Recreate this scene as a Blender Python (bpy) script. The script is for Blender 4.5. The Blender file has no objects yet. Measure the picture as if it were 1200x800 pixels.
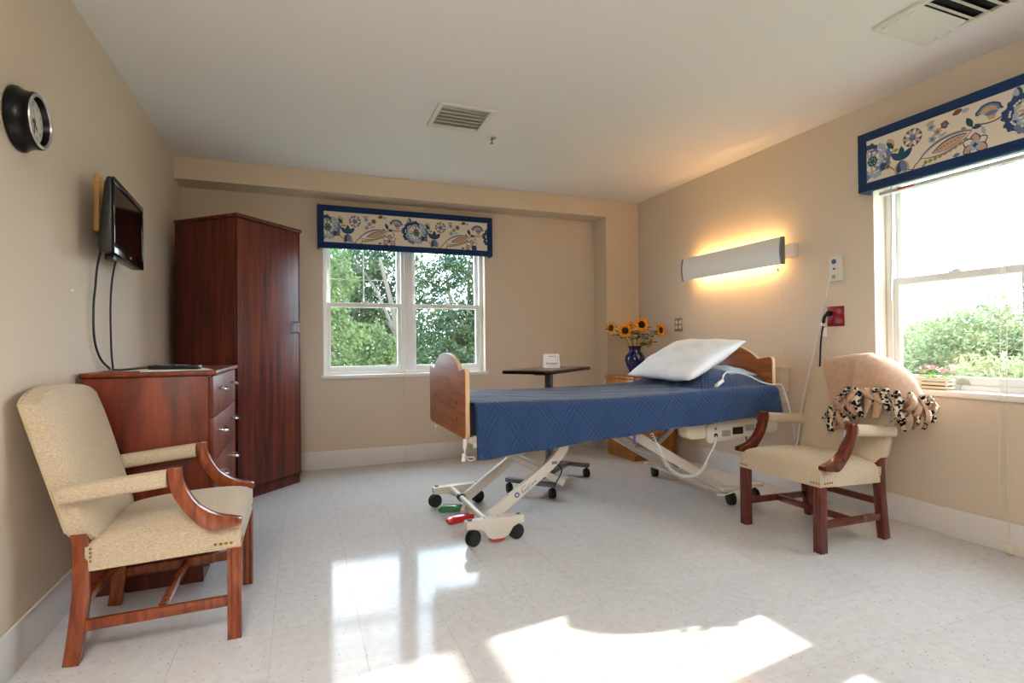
import bpy, bmesh, math, random
import numpy as np
from mathutils import Vector, Matrix
random.seed(7)
PI = math.pi
scene = bpy.context.scene
COL = scene.collection

# ------------------------------------------------------------------ camera
F_PX, YAW, PITCH, ROLL, HC = 630.35, .374, .0077, .0101, 1.05
r0 = Vector((math.cos(YAW), -math.sin(YAW), 0)); fh = Vector((math.sin(YAW), math.cos(YAW), 0)); up0 = Vector((0, 0, 1))
fw = fh * math.cos(PITCH) + up0 * math.sin(PITCH); u1 = -fh * math.sin(PITCH) + up0 * math.cos(PITCH)
rt = r0 * math.cos(ROLL) - u1 * math.sin(ROLL); up = r0 * math.sin(ROLL) + u1 * math.cos(ROLL)
cd = bpy.data.cameras.new('camera'); cam = bpy.data.objects.new('camera', cd); COL.objects.link(cam)
cd.sensor_fit = 'HORIZONTAL'; cd.sensor_width = 36.0; cd.lens = F_PX / 1200 * 36.0
cd.clip_start = .02; cd.clip_end = 2000
cam.matrix_world = Matrix(((rt.x, up.x, -fw.x, 0), (rt.y, up.y, -fw.y, 0), (rt.z, up.z, -fw.z, HC), (0, 0, 0, 1)))
scene.camera = cam

# ------------------------------------------------------------------ view, sky, sun
scene.view_settings.view_transform = 'Standard'
scene.view_settings.look = 'None'
scene.view_settings.gamma = 1.0
scene.view_settings.use_curve_mapping = False
scene.view_settings.exposure = 1.4
world = bpy.data.worlds.new('world'); scene.world = world; world.use_nodes = True
wn, wl = world.node_tree.nodes, world.node_tree.links
wn.clear()
SKY_STRENGTH = 5.0
wo = wn.new('ShaderNodeOutputWorld'); wb = wn.new('ShaderNodeBackground'); wb.inputs['Strength'].default_value = SKY_STRENGTH
tc = wn.new('ShaderNodeTexCoord'); nz = wn.new('ShaderNodeTexNoise'); nz.inputs['Scale'].default_value = 3.0; nz.inputs['Detail'].default_value = 6
cr = wn.new('ShaderNodeValToRGB'); cr.color_ramp.elements[0].position = .42; cr.color_ramp.elements[0].color = (.55, .76, 1.0, 1)
cr.color_ramp.elements[1].position = .6; cr.color_ramp.elements[1].color = (.90, .955, 1.0, 1)
wl.new(tc.outputs['Generated'], nz.inputs['Vector']); wl.new(nz.outputs['Fac'], cr.inputs['Fac'])
wl.new(cr.outputs['Color'], wb.inputs['Color']); wl.new(wb.outputs['Background'], wo.inputs['Surface'])
sd = bpy.data.lights.new('sun', 'SUN'); sun = bpy.data.objects.new('sun', sd); COL.objects.link(sun)
sd.energy = 4.8; sd.angle = math.radians(.6); sd.color = (1.0, .92, .78)
SUN_DIR = Vector((-1, -.12, -.495)).normalized()
sun.rotation_euler = SUN_DIR.to_track_quat('-Z', 'Y').to_euler(); sun.location = (8, 3, 6)

# ------------------------------------------------------------------ room dimensions
XL, XR, YS, YR, ZC, ZS, XC, YF = -.8845, 3.2558, 4.6934, 4.9365, 2.5087, 2.3401, 2.874, -1.4

# ------------------------------------------------------------------ materials
M = {}
def srgb(h):
    if isinstance(h, str):
        h = h.lstrip('#'); h = tuple(int(h[i:i + 2], 16) / 255 for i in (0, 2, 4))
    return tuple((c / 12.92 if c <= .04045 else ((c + .055) / 1.055) ** 2.4) for c in h) + (1,)
def mat(name, col, rough=.5, metal=0., spec=.5, coat=0., coat_rough=.1, emit=None, estr=0., sheen=0., trans=0.):
    m = bpy.data.materials.new(name); m.use_nodes = True; b = m.node_tree.nodes['Principled BSDF']
    b.inputs['Base Color'].default_value = srgb(col); b.inputs['Roughness'].default_value = rough
    b.inputs['Metallic'].default_value = metal; b.inputs['Specular IOR Level'].default_value = spec
    b.inputs['Coat Weight'].default_value = coat; b.inputs['Coat Roughness'].default_value = coat_rough
    b.inputs['Sheen Weight'].default_value = sheen
    if trans: b.inputs['Transmission Weight'].default_value = trans
    if emit: b.inputs['Emission Color'].default_value = srgb(emit); b.inputs['Emission Strength'].default_value = estr
    M[name] = m
    return m
class NT:
    def __init__(s, m): s.n = m.node_tree.nodes; s.l = m.node_tree.links; s.b = s.n['Principled BSDF']
    def new(s, t, **kw):
        nd = s.n.new(t)
        for k, v in kw.items():
            if k in nd.inputs: nd.inputs[k].default_value = v
            else: setattr(nd, k, v)
        return nd
    def link(s, a, b): s.l.new(a, b)
    def coords(s, kind='Object', scale=(1, 1, 1), rot=(0, 0, 0)):
        t = s.new('ShaderNodeTexCoord'); mp = s.new('ShaderNodeMapping')
        mp.inputs['Scale'].default_value = scale; mp.inputs['Rotation'].default_value = rot
        s.link(t.outputs[kind], mp.inputs['Vector']); return mp.outputs['Vector']
    def ramp(s, fac, stops):
        r = s.new('ShaderNodeValToRGB'); e = r.color_ramp.elements
        while len(e) < len(stops): e.new(.5)
        for i, (p, c) in enumerate(stops): e[i].position = p; e[i].color = srgb(c) if not isinstance(c, float) else (c, c, c, 1)
        s.link(fac, r.inputs['Fac']); return r.outputs['Color']
    def bump(s, h, strength=.2, dist=.01):
        b = s.new('ShaderNodeBump'); b.inputs['Strength'].default_value = strength; b.inputs['Distance'].default_value = dist
        s.link(h, b.inputs['Height']); s.link(b.outputs['Normal'], s.b.inputs['Normal']); return b
def wood(name, dark, mid, light, scale=(14, 14, 1.2), rough=.35, coat=.25, kind='Object'):
    m = mat(name, mid, rough, coat=coat, coat_rough=.15); t = NT(m)
    v = t.coords(kind, scale)
    n1 = t.new('ShaderNodeTexNoise', Scale=1.6, Detail=6.0, Roughness=.6, Distortion=.6); t.link(v, n1.inputs['Vector'])
    t.link(t.ramp(n1.outputs['Fac'], [(.34, dark), (.5, mid), (.68, light)]), t.b.inputs['Base Color'])
    return m
def paint(name, col, rough=.75, bump=.05):
    m = mat(name, col, rough, spec=.3); t = NT(m); v = t.coords('Object')
    n = t.new('ShaderNodeTexNoise', Scale=160.0, Detail=3.0); t.link(v, n.inputs['Vector']); t.bump(n.outputs['Fac'], bump, .002)
    return m
paint('wall_paint', '#dacbb8'); paint('ceiling_paint', '#eae6e4', .85); paint('soffit_paint', '#decdb5')
mat('baseboard_vinyl', '#e6e3e0', .4); mat('window_white', '#f0efec', .35); mat('sill_white', '#eeece6', .3)
mat('floor_joint', '#a59e94', .8)
def floor_mat():
    m = mat('floor_tile', '#d2d0d0', .09, spec=.13); t = NT(m)
    geo = t.new('ShaderNodeNewGeometry')
    oi = t.new('ShaderNodeObjectInfo')
    vor = t.new('ShaderNodeTexVoronoi', Scale=58.0); t.link(geo.outputs['Position'], vor.inputs['Vector'])
    n2 = t.new('ShaderNodeTexNoise', Scale=30.0, Detail=2.0); t.link(geo.outputs['Position'], n2.inputs['Vector'])
    sp = t.ramp(vor.outputs['Distance'], [(.0, 1.0), (.13, 1.0), (.20, 0.0)])
    sep = t.new('ShaderNodeSeparateColor'); t.link(vor.outputs['Color'], sep.inputs['Color'])
    keep = t.new('ShaderNodeMath', operation='GREATER_THAN'); keep.inputs[1].default_value = .6; t.link(sep.outputs[0], keep.inputs[0])
    mul = t.new('ShaderNodeMath', operation='MULTIPLY'); t.link(sp, mul.inputs[0]); t.link(keep.outputs[0], mul.inputs[1])
    spcol = t.ramp(sep.outputs[1], [(.0, '#9a8a7a'), (.5, '#ada398'), (.7, '#f2efe8'), (1., '#9c8a72')])
    basec = t.ramp(n2.outputs['Fac'], [(.3, '#d0cfcf'), (.7, '#dad9d9')])
    mx = t.new('ShaderNodeMix', data_type='RGBA'); t.link(mul.outputs[0], mx.inputs['Factor'])
    t.link(basec, mx.inputs['A']); t.link(spcol, mx.inputs['B'])
    hsv = t.new('ShaderNodeHueSaturation'); vv = t.new('ShaderNodeMapRange'); vv.inputs['To Min'].default_value = .975; vv.inputs['To Max'].default_value = 1.02
    t.link(oi.outputs['Random'], vv.inputs['Value']); t.link(vv.outputs['Result'], hsv.inputs['Value']); t.link(mx.outputs['Result'], hsv.inputs['Color'])
    t.link(hsv.outputs['Color'], t.b.inputs['Base Color'])
    n3 = t.new('ShaderNodeTexNoise', Scale=9.0, Detail=3.0, Roughness=.6); t.link(geo.outputs['Position'], n3.inputs['Vector'])
    b = t.bump(n3.outputs['Fac'], .03, .01); t.link(b.outputs['Normal'], t.b.inputs['Coat Normal'])
    return m
floor_mat()
wood('cherry_dark', '#35110a', '#5a2011', '#7a3019', scale=(16, 16, 1.0), rough=.42, coat=.08)
wood('cherry_red', '#511b0d', '#772d15', '#994520', scale=(7, 7, .9), rough=.42, coat=.08)
wood('cherry_door', '#3b120a', '#672513', '#82351c', scale=(16, 16, .8), rough=.45, coat=.05)
wood('mahogany', '#6e2e0e', '#8a3f17', '#9f5122', scale=(25, 25, 4), rough=.25, coat=.4)
wood('mahogany_dark', '#4a170b', '#5f1f0f', '#732a16', scale=(25, 25, 4), rough=.25, coat=.4)
wood('bed_cherry', '#85451b', '#a05826', '#b26a34', scale=(5, 2, 22), rough=.45, coat=.04)
wood('night_oak', '#9a5a26', '#b2702f', '#c48443', scale=(9, 9, 1), rough=.35)
wood('pine', '#b5813f', '#c89653', '#d5a868', scale=(20, 20, 2), rough=.5)
mat('maple_edge', '#dcb98f', .4)
def fabric(name, c1, c2, scale=(60, 60, 400), rough=.9, bump=.3):
    m = mat(name, c1, rough, spec=.2, sheen=.15); t = NT(m); v = t.coords('Object', scale)
    n = t.new('ShaderNodeTexNoise', Scale=1.0, Detail=3.0, Roughness=.7); t.link(v, n.inputs['Vector'])
    t.link(t.ramp(n.outputs['Fac'], [(.3, c2), (.65, c1)]), t.b.inputs['Base Color']); t.bump(n.outputs['Fac'], bump, .003)
    return m
fabric('tweed', '#dacbb3', '#b5a284', (110, 300, 300), bump=.5)
fabric('tweed_piping', '#cdbd9e', '#b3a07d')
fabric('fleece', '#c7a287', '#ba947a', (40, 40, 40), bump=.25)
fabric('pillowcase', '#eef0f2', '#e6e9ed', (15, 15, 15), bump=.1)
fabric('pillow_blue', '#a9cbe0', '#9fc2d8', (15, 15, 15), bump=.1)
fabric('mattress_navy', '#1e2c48', '#192540', (30, 30, 30))
fabric('valance_navy', '#1d3a68', '#183058', (150, 150, 150), bump=.1)
fabric('valance_cream', '#e8dece', '#dfd4c2', (300, 300, 300), bump=.1)
def quilt():
    m = mat('quilt_blue', '#264168', .75, spec=.2, sheen=.2); t = NT(m)
    tcn = t.new('ShaderNodeTexCoord'); hs = []
    for ang in (math.radians(40), math.radians(-40)):
        mp = t.new('ShaderNodeMapping'); mp.inputs['Rotation'].default_value = (0, 0, ang); t.link(tcn.outputs['UV'], mp.inputs['Vector'])
        sx = t.new('ShaderNodeSeparateXYZ'); t.link(mp.outputs['Vector'], sx.inputs['Vector'])
        mo = t.new('ShaderNodeMath', operation='FLOORED_MODULO'); mo.inputs[1].default_value = .17; t.link(sx.outputs['X'], mo.inputs[0])
        acc = None
        for c in (.03, .052, .074):
            sb = t.new('ShaderNodeMath', operation='SUBTRACT'); sb.inputs[1].default_value = c; t.link(mo.outputs[0], sb.inputs[0])
            ab = t.new('ShaderNodeMath', operation='ABSOLUTE'); t.link(sb.outputs[0], ab.inputs[0])
            mr = t.new('ShaderNodeMapRange'); mr.inputs['From Min'].default_value = 0; mr.inputs['From Max'].default_value = .008; mr.interpolation_type = 'SMOOTHSTEP'
            t.link(ab.outputs[0], mr.inputs['Value'])
            if acc is None: acc = mr.outputs['Result']
            else:
                mn = t.new('ShaderNodeMath', operation='MINIMUM'); t.link(acc, mn.inputs[0]); t.link(mr.outputs['Result'], mn.inputs[1]); acc = mn.outputs[0]
        hs.append(acc)
    mn = t.new('ShaderNodeMath', operation='MINIMUM'); t.link(hs[0], mn.inputs[0]); t.link(hs[1], mn.inputs[1])
    nn = t.new('ShaderNodeTexNoise', Scale=9.0, Detail=4.0); t.link(tcn.outputs['UV'], nn.inputs['Vector'])
    ad = t.new('ShaderNodeMath', operation='MULTIPLY_ADD'); ad.inputs[1].default_value = .9; t.link(nn.outputs['Fac'], ad.inputs[0]); t.link(mn.outputs[0], ad.inputs[2])
    t.bump(ad.outputs[0], .55, .006)
quilt()
def leopard():
    m = mat('leopard', '#d9cbb0', .9, spec=.2); t = NT(m); v = t.coords('Object', (75, 75, 75))
    n = t.new('ShaderNodeTexNoise', Scale=.9, Detail=1.0); t.link(v, n.inputs['Vector'])
    vo = t.new('ShaderNodeTexVoronoi', Scale=.8); mx = t.new('ShaderNodeVectorMath', operation='ADD'); t.link(v, mx.inputs[0]); t.link(n.outputs['Color'], mx.inputs[1])
    t.link(mx.outputs['Vector'], vo.inputs['Vector'])
    t.link(t.ramp(vo.outputs['Distance'], [(.0, '#3b3026'), (.18, '#15151c'), (.52, '#15151c'), (.58, '#dccfb6')]), t.b.inputs['Base Color'])
leopard()
mat('cream_metal', '#ddd6c9', .35, spec=.5); mat('cream_plastic', '#dbcfb8', .4); mat('black_rubber', '#121213', .5); mat('black_plastic', '#101114', .35)
mat('black_gloss', '#08080a', .12); mat('tv_screen', '#040405', .1, spec=.2); mat('chrome', '#c9c9cb', .18, metal=1.); mat('steel_grey', '#77777a', .3, metal=.8)
mat('silver_ring', '#b9bbbd', .3, metal=.7); mat('clock_black', '#080b0d', .3, spec=.25); mat('clock_face', '#e9e6e4', .4); mat('ink', '#17181c', .6); mat('brass', '#9d7b3f', .35, metal=1.)
mat('white_plastic', '#eceae4', .35); mat('grey_plastic', '#9d9ea0', .4); mat('station_white', '#d9d8cb', .4); mat('red_plate', '#8e0d16', .35); mat('red_paint', '#c41e1c', .25, coat=.5)
mat('green_paint', '#1e7a3a', .25, coat=.5); mat('outlet_steel', '#9a8b73', .35, metal=.6); mat('cord_cream', '#e2dac8', .5); mat('cord_white', '#e6e6e2', .5)
mat('paper', '#f1efe9', .7); mat('ink_blue', '#4a5f8f', .6); mat('ink_grey', '#7f7f88', .6); mat('ink_gold', '#b99a2c', .6)
mat('table_laminate', '#5b4a39', .3, coat=.3); mat('vase_blue', '#10185c', .08, coat=.6, coat_rough=.03)
mat('petal', '#f0a010', .6); mat('petal_deep', '#e38a0c', .6); mat('seed_disc', '#2a1509', .85); mat('stem_green', '#7d9245', .6); mat('leaf_green', '#35562a', .6)
mat('petal_pink', '#e878a6', .6); mat('petal_white', '#f2efe6', .6); mat('leaf_light', '#7da844', .6); mat('planter_wood', '#e4d3bb', .6); mat('bud_yellow', '#e8c53a', .6)
mat('vent_white', '#dedad2', .5); mat('vent_shadow', '#cac5bc', .7); mat('duct_dark', '#15161a', .9); mat('orange_label', '#d9532c', .5); mat('purple', '#7a4fa0', .5)
mat('lamp_white', '#eceae8', .4); mat('lamp_cap', '#7d7f84', .4, metal=.4); mat('tube_warm', '#ffd49a', .5, emit='#ffca82', estr=11.)
mat('door_wood', '#a8764a', .4); pass
def glass():
    m = bpy.data.materials.new('window_glass'); m.use_nodes = True; n, l = m.node_tree.nodes, m.node_tree.links; n.clear()
    o = n.new('ShaderNodeOutputMaterial'); mx = n.new('ShaderNodeMixShader'); tr = n.new('ShaderNodeBsdfTransparent'); gl = n.new('ShaderNodeBsdfGlossy')
    gl.inputs['Roughness'].default_value = .0; tr.inputs['Color'].default_value = (.95, .97, .95, 1); mx.inputs['Fac'].default_value = .09
    l.new(tr.outputs[0], mx.inputs[1]); l.new(gl.outputs[0], mx.inputs[2]); l.new(mx.outputs[0], o.inputs['Surface']); M['window_glass'] = m
glass()
M['clear_plastic'] = M['window_glass'].copy(); M['clear_plastic'].name = 'clear_plastic'
def foliage(name, c1, c2, c3):
    m = bpy.data.materials.new(name); m.use_nodes = True; n, l = m.node_tree.nodes, m.node_tree.links
    t = NT(m); b = t.b; v = t.coords('Object', (.9, .9, .9)); nn = t.new('ShaderNodeTexNoise', Scale=1.3, Detail=5.0); t.link(v, nn.inputs['Vector'])
    c = t.ramp(nn.outputs['Fac'], [(.3, c1), (.52, c2), (.72, c3)]); t.link(c, b.inputs['Base Color']); b.inputs['Roughness'].default_value = .6
    tr = t.new('ShaderNodeBsdfTranslucent'); mx = t.new('ShaderNodeMixShader'); mx.inputs['Fac'].default_value = .4; t.link(c, tr.inputs['Color'])
    o = n['Material Output']; t.link(b.outputs[0], mx.inputs[1]); t.link(tr.outputs[0], mx.inputs[2]); t.link(mx.outputs[0], o.inputs['Surface']); M[name] = m
foliage('leaves_mid', '#1e3019', '#2c4423', '#45582f'); foliage('leaves_light', '#314725', '#495f31', '#6c7640'); foliage('leaves_haze', '#5c6a48', '#767f56', '#969466')  # far leaves are paler, with haze mixed into their colour
mat('bark', '#565046', .9); mat('grass_ground', '#4d6338', .9); mat('hill_haze', '#6f8f86', .95)  # the hills' bluish distance haze is part of their base colour
for nm, c in (('print_navy', '#3a4d75'), ('print_blue', '#6d83a6'), ('print_pale', '#a9b4c2'), ('print_cream', '#e6dccb'), ('print_teal', '#2f5a5a'), ('print_brown', '#7b5646'), ('print_tan', '#c8a688'), ('print_olive', '#9c9154')):
    mat(nm, c, .9, spec=.1)

# ------------------------------------------------------------------ mesh helpers
OFF = {}
class MB:
    def __init__(s): s.v = []; s.f = []; s.mi = []; s.cur = 0
    def add(s, vs, fs):
        o = len(s.v); s.v += [tuple(p) for p in vs]
        for f in fs: s.f.append(tuple(i + o for i in f)); s.mi.append(s.cur)
        return s
    def box(s, x0, x1, y0, y1, z0, z1, mtx=None):
        vs = [Vector((x, y, z)) for x in (x0, x1) for y in (y0, y1) for z in (z0, z1)]
        if mtx is not None: vs = [mtx @ p for p in vs]
        return s.add(vs, [(0, 1, 3, 2), (4, 6, 7, 5), (0, 4, 5, 1), (2, 3, 7, 6), (0, 2, 6, 4), (1, 5, 7, 3)])
    def prism(s, poly, fn, d0, d1):
        n = len(poly); vs = [fn(a, b, d0) for a, b in poly] + [fn(a, b, d1) for a, b in poly]
        fs = [tuple(range(n - 1, -1, -1)), tuple(range(n, 2 * n))] + [(i, (i + 1) % n, n + (i + 1) % n, n + i) for i in range(n)]
        return s.add(vs, fs)
    def lathe(s, prof, n=24, c=(0, 0, 0), axis='z', caps=True):
        vs = []; fs = []; k = len(prof); c = Vector(c)
        for j in range(n):
            a = 2 * PI * j / n; ca, sa = math.cos(a), math.sin(a)
            for r, h in prof:
                p = {'z': (r * ca, r * sa, h), 'x': (h, r * ca, r * sa), 'y': (r * ca, h, r * sa)}[axis]; vs.append(c + Vector(p))
        for j in range(n):
            for i in range(k - 1): fs.append((j * k + i, ((j + 1) % n) * k + i, ((j + 1) % n) * k + i + 1, j * k + i + 1))
        if caps:
            if prof[0][0] > 1e-6: fs.append(tuple(j * k for j in range(n - 1, -1, -1)))
            if prof[-1][0] > 1e-6: fs.append(tuple(j * k + k - 1 for j in range(n)))
        return s.add(vs, fs)
    def tube(s, path, r, n=8, taper=None):
        path = [Vector(p) for p in path]; vs = []; fs = []; prev = None
        for i, p in enumerate(path):
            t = (path[min(i + 1, len(path) - 1)] - path[max(i - 1, 0)]).normalized()
            if prev is None: prev = t.orthogonal().normalized()
            nn = (prev - t * prev.dot(t))
            nn = nn.normalized() if nn.length > 1e-6 else t.orthogonal().normalized()
            prev = nn; b = t.cross(nn); rr = r if taper is None else taper[i]
            for j in range(n):
                a = 2 * PI * j / n; vs.append(p + (nn * math.cos(a) + b * math.sin(a)) * rr)
        for i in range(len(path) - 1):
            for j in range(n): fs.append((i * n + j, i * n + (j + 1) % n, (i + 1) * n + (j + 1) % n, (i + 1) * n + j))
        fs += [tuple(range(n - 1, -1, -1)), tuple((len(path) - 1) * n + j for j in range(n))]
        return s.add(vs, fs)
    def bar(s, path, w, h, side):
        """sweep a w x h rectangle; side = fixed vector across the width"""
        path = [Vector(p) for p in path]; side = Vector(side).normalized(); vs = []; fs = []
        for i, p in enumerate(path):
            t = (path[min(i + 1, len(path) - 1)] - path[max(i - 1, 0)]).normalized(); u = t.cross(side).normalized()
            for a, b in ((-1, -1), (1, -1), (1, 1), (-1, 1)): vs.append(p + side * a * w / 2 + u * b * h / 2)
        for i in range(len(path) - 1):
            for j in range(4): fs.append((i * 4 + j, i * 4 + (j + 1) % 4, i * 4 + 4 + (j + 1) % 4, i * 4 + 4 + j))
        k = (len(path) - 1) * 4; fs += [(3, 2, 1, 0), (k, k + 1, k + 2, k + 3)]
        return s.add(vs, fs)
    def grid(s, fn, nu, nv, wrap_u=False):
        vs = [fn(i / (nu if wrap_u else nu - 1), j / (nv - 1)) for i in range(nu) for j in range(nv)]
        fs = [(i * nv + j, ((i + 1) % nu) * nv + j, ((i + 1) % nu) * nv + j + 1, i * nv + j + 1) for i in range(nu if wrap_u else nu - 1) for j in range(nv - 1)]
        return s.add(vs, fs)
    def poly(s, pts): return s.add(pts, [tuple(range(len(pts)))])
    def build(s, name, material, parent=None, bevel=0., seg=2, smooth=35, thick=0.):
        off = OFF.get(parent.name, Vector((0, 0, 0))) if parent else Vector((0, 0, 0))
        me = bpy.data.meshes.new(name)
        me.from_pydata([(p[0] - off.x, p[1] - off.y, p[2] - off.z) for p in s.v], [], s.f)
        mats = material if isinstance(material, (list, tuple)) else [material]
        for m in mats: me.materials.append(M[m])
        if len(mats) > 1: me.polygons.foreach_set('material_index', s.mi)
        bm = bmesh.new(); bm.from_mesh(me)
        if thick == 0.: bmesh.ops.recalc_face_normals(bm, faces=bm.faces)
        if bevel > 0:
            es = [e for e in bm.edges if len(e.link_faces) == 2 and e.calc_face_angle(0) > .5]
            bmesh.ops.bevel(bm, geom=es, offset=bevel, segments=seg, affect='EDGES', profile=.5, clamp_overlap=True)
        bm.to_mesh(me); bm.free(); me.update()
        if smooth:
            me.shade_smooth(); me.set_sharp_from_angle(angle=math.radians(smooth))
        o = bpy.data.objects.new(name, me); COL.objects.link(o)
        if parent: o.parent = parent
        OFF[o.name] = off
        if thick:
            md = o.modifiers.new('thickness', 'SOLIDIFY'); md.thickness = thick; md.offset = 0
        return o
def tag(o, label=None, cat=None, group=None, kind=None):
    if label: o['label'] = label
    if cat: o['category'] = cat
    if group: o['group'] = group
    if kind: o['kind'] = kind
    return o
def thing(name, label, cat, loc=(0, 0, 0), rotz=0., group=None, local=False, kind=None):
    o = bpy.data.objects.new(name, None); COL.objects.link(o); o.location = loc; o.rotation_euler = (0, 0, rotz); o.empty_display_size = .05
    OFF[o.name] = Vector((0, 0, 0)) if local else Vector(loc)
    return tag(o, label, cat, group, kind)
def copy_tree(o, parent=None):
    c = o.copy(); COL.objects.link(c); c.parent = parent
    for ch in list(o.children): copy_tree(ch, c)
    return c
XZ = lambda a, b, d: (a, d, b)      # polygon in x,z extruded along y
YZ = lambda a, b, d: (d, a, b)      # polygon in y,z extruded along x
XY = lambda a, b, d: (a, b, d)
def text_into(mb, body, size, fn, depth=.0004):
    cu = bpy.data.curves.new('tmp_text', 'FONT'); cu.body = body; cu.size = size; cu.align_x = 'CENTER'; cu.align_y = 'CENTER'; cu.resolution_u = 2
    ob = bpy.data.objects.new('tmp_text', cu); COL.objects.link(ob)
    dg = bpy.context.evaluated_depsgraph_get(); me = bpy.data.meshes.new_from_object(ob.evaluated_get(dg))
    mb.add([fn(v.co.x, v.co.y, depth) for v in me.vertices], [tuple(p.vertices) for p in me.polygons])
    bpy.data.objects.remove(ob); bpy.data.curves.remove(cu); bpy.data.meshes.remove(me)
def arc(cx, cy, r, a0, a1, n):
    return [(cx + r * math.cos(math.radians(a0 + (a1 - a0) * i / n)), cy + r * math.sin(math.radians(a0 + (a1 - a0) * i / n))) for i in range(n + 1)]
def rrect(x0, x1, y0, y1, r, n=4):
    return arc(x1 - r, y0 + r, r, -90, 0, n) + arc(x1 - r, y1 - r, r, 0, 90, n) + arc(x0 + r, y1 - r, r, 90, 180, n) + arc(x0 + r, y0 + r, r, 180, 270, n)
def smooth_path(pts, n=8):
    pts = [Vector(p) for p in pts]; out = []
    P = [pts[0] * 2 - pts[1]] + pts + [pts[-1] * 2 - pts[-2]]
    for i in range(1, len(P) - 2):
        for k in range(n):
            t = k / n; a, b, c, d = P[i - 1], P[i], P[i + 1], P[i + 2]
            out.append(.5 * ((2 * b) + (c - a) * t + (2 * a - 5 * b + 4 * c - d) * t * t + (3 * b - a - 3 * c + d) * t ** 3))
    out.append(pts[-1]); return out
def lerp_tab(x, tab):
    if x <= tab[0][0]: return tab[0][1]
    for (a, va), (b, vb) in zip(tab, tab[1:]):
        if x <= b: t = (x - a) / (b - a); t = t * t * (3 - 2 * t); return va + (vb - va) * t
    return tab[-1][1]

# ------------------------------------------------------------------ room shell
T = .20
fl = MB().box(XL - T, XR + T, YF - T, YR + T, -.15, -.0022).build('floor', 'floor_joint', smooth=0); tag(fl, 'pale speckled glossy tiled floor of the room', 'floor', kind='structure')
TS = .3048
tile_me = MB().box(-.5, .5, -.5, .5, -.002, 0).build('floor_tile', 'floor_tile', fl, smooth=0)
x_edges = [XL] + [.2 + TS * k for k in range(-2, 11) if XL + .02 < .2 + TS * k < XR - .02] + [XR]
y_edges = [YF] + [YR - TS * k for k in range(20, -1, -1) if YR - TS * k > YF + .02]
first = True; GAP = .0008
for xa, xb in zip(x_edges, x_edges[1:]):
    for ya, yb in zip(y_edges, y_edges[1:]):
        o = tile_me if first else tile_me.copy()
        if not first: COL.objects.link(o); o.parent = fl
        first = False
        o.location = ((xa + xb) / 2, (ya + yb) / 2, 0); o.scale = (xb - xa - GAP, yb - ya - GAP, 1)
ce = MB().box(XL - T, XR + T, YF - T, YR + T, ZC, ZC + .15).build('ceiling', 'ceiling_paint', smooth=0); tag(ce, 'smooth white flat ceiling over the room', 'ceiling', kind='structure')
wl_ = MB().box(XL - T, XL, YF - T, YR + T, 0, ZC).build('wall_left', 'wall_paint', smooth=0); tag(wl_, 'plain beige wall behind the clock and television', 'wall', kind='structure')
BX0, BX1, BZ0, BZ1 = .18, 1.66, .80, 2.10
wb_ = MB().box(XL, BX0, YR, YR + T, 0, ZC).box(BX1, XR, YR, YR + T, 0, ZC).box(BX0, BX1, YR, YR + T, 0, BZ0).box(BX0, BX1, YR, YR + T, BZ1, ZC).build('wall_back', 'wall_paint', smooth=0)
tag(wb_, 'beige far wall with the tree-filled window', 'wall', kind='structure')
RY0, RY1, RZ0, RZ1 = .74, 2.24, .775, 2.10
wr_ = MB().box(XR, XR + T, RY1, YR, 0, ZC).box(XR, XR + T, YF, RY0, 0, ZC).box(XR, XR + T, RY0, RY1, 0, RZ0).box(XR, XR + T, RY0, RY1, RZ1, ZC).build('wall_right', 'wall_paint', smooth=0)
tag(wr_, 'beige wall behind the bed with the sunny window', 'wall', kind='structure')
wf_ = MB().box(XL, XR, YF - T, YF, 0, ZC).build('wall_front', 'wall_paint', smooth=0); tag(wf_, 'beige wall behind the viewer', 'wall', kind='structure')
so = MB().box(XL, XR, YS, YR, ZS, ZC).build('trim_1', 'soffit_paint', smooth=0); tag(so, 'beige boxed soffit along the top of the far wall', 'soffit', kind='structure')
cl = MB().box(XC, XR, YS, YR, 0, ZS).build('trim_2', 'soffit_paint', smooth=0); tag(cl, 'beige boxed column in the far right corner', 'column', kind='structure')
HB = .153; BT = .012
def baseboard(name, label, *boxes):
    mb = MB()
    for b in boxes: mb.box(*b)
    tag(mb.build(name, 'baseboard_vinyl', bevel=.004), label, 'baseboard', kind='structure')
baseboard('baseboard_left', 'white baseboard along the left wall', (XL, XL + BT, YF, YR, 0, HB))
baseboard('baseboard_back', 'white baseboard along the far wall', (XL + BT, XC, YR - BT, YR, 0, HB), (XC - BT, XC, YS, YR - BT, 0, HB), (XC - BT, XR, YS - BT, YS, 0, HB))
baseboard('baseboard_right', 'white baseboard along the wall behind the bed', (XR - BT, XR, YF, YS - BT, 0, HB))
baseboard('baseboard_front', 'white baseboard behind the viewer', (XL + BT, XR - BT, YF, YF + BT, 0, HB))
d = thing('door_1', 'wooden room door behind the viewer', 'door', (.2, YF, 0), kind='structure')
MB().box(-.3, .7, YF, YF + .04, 0, 2.08).build('door_leaf', 'door_wood', d, bevel=.004); MB().tube([(.62, YF + .04, 1.0), (.62, YF + .09, 1.0), (.52, YF + .09, 1.0)], .01).build('door_handle', 'chrome', d)

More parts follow.
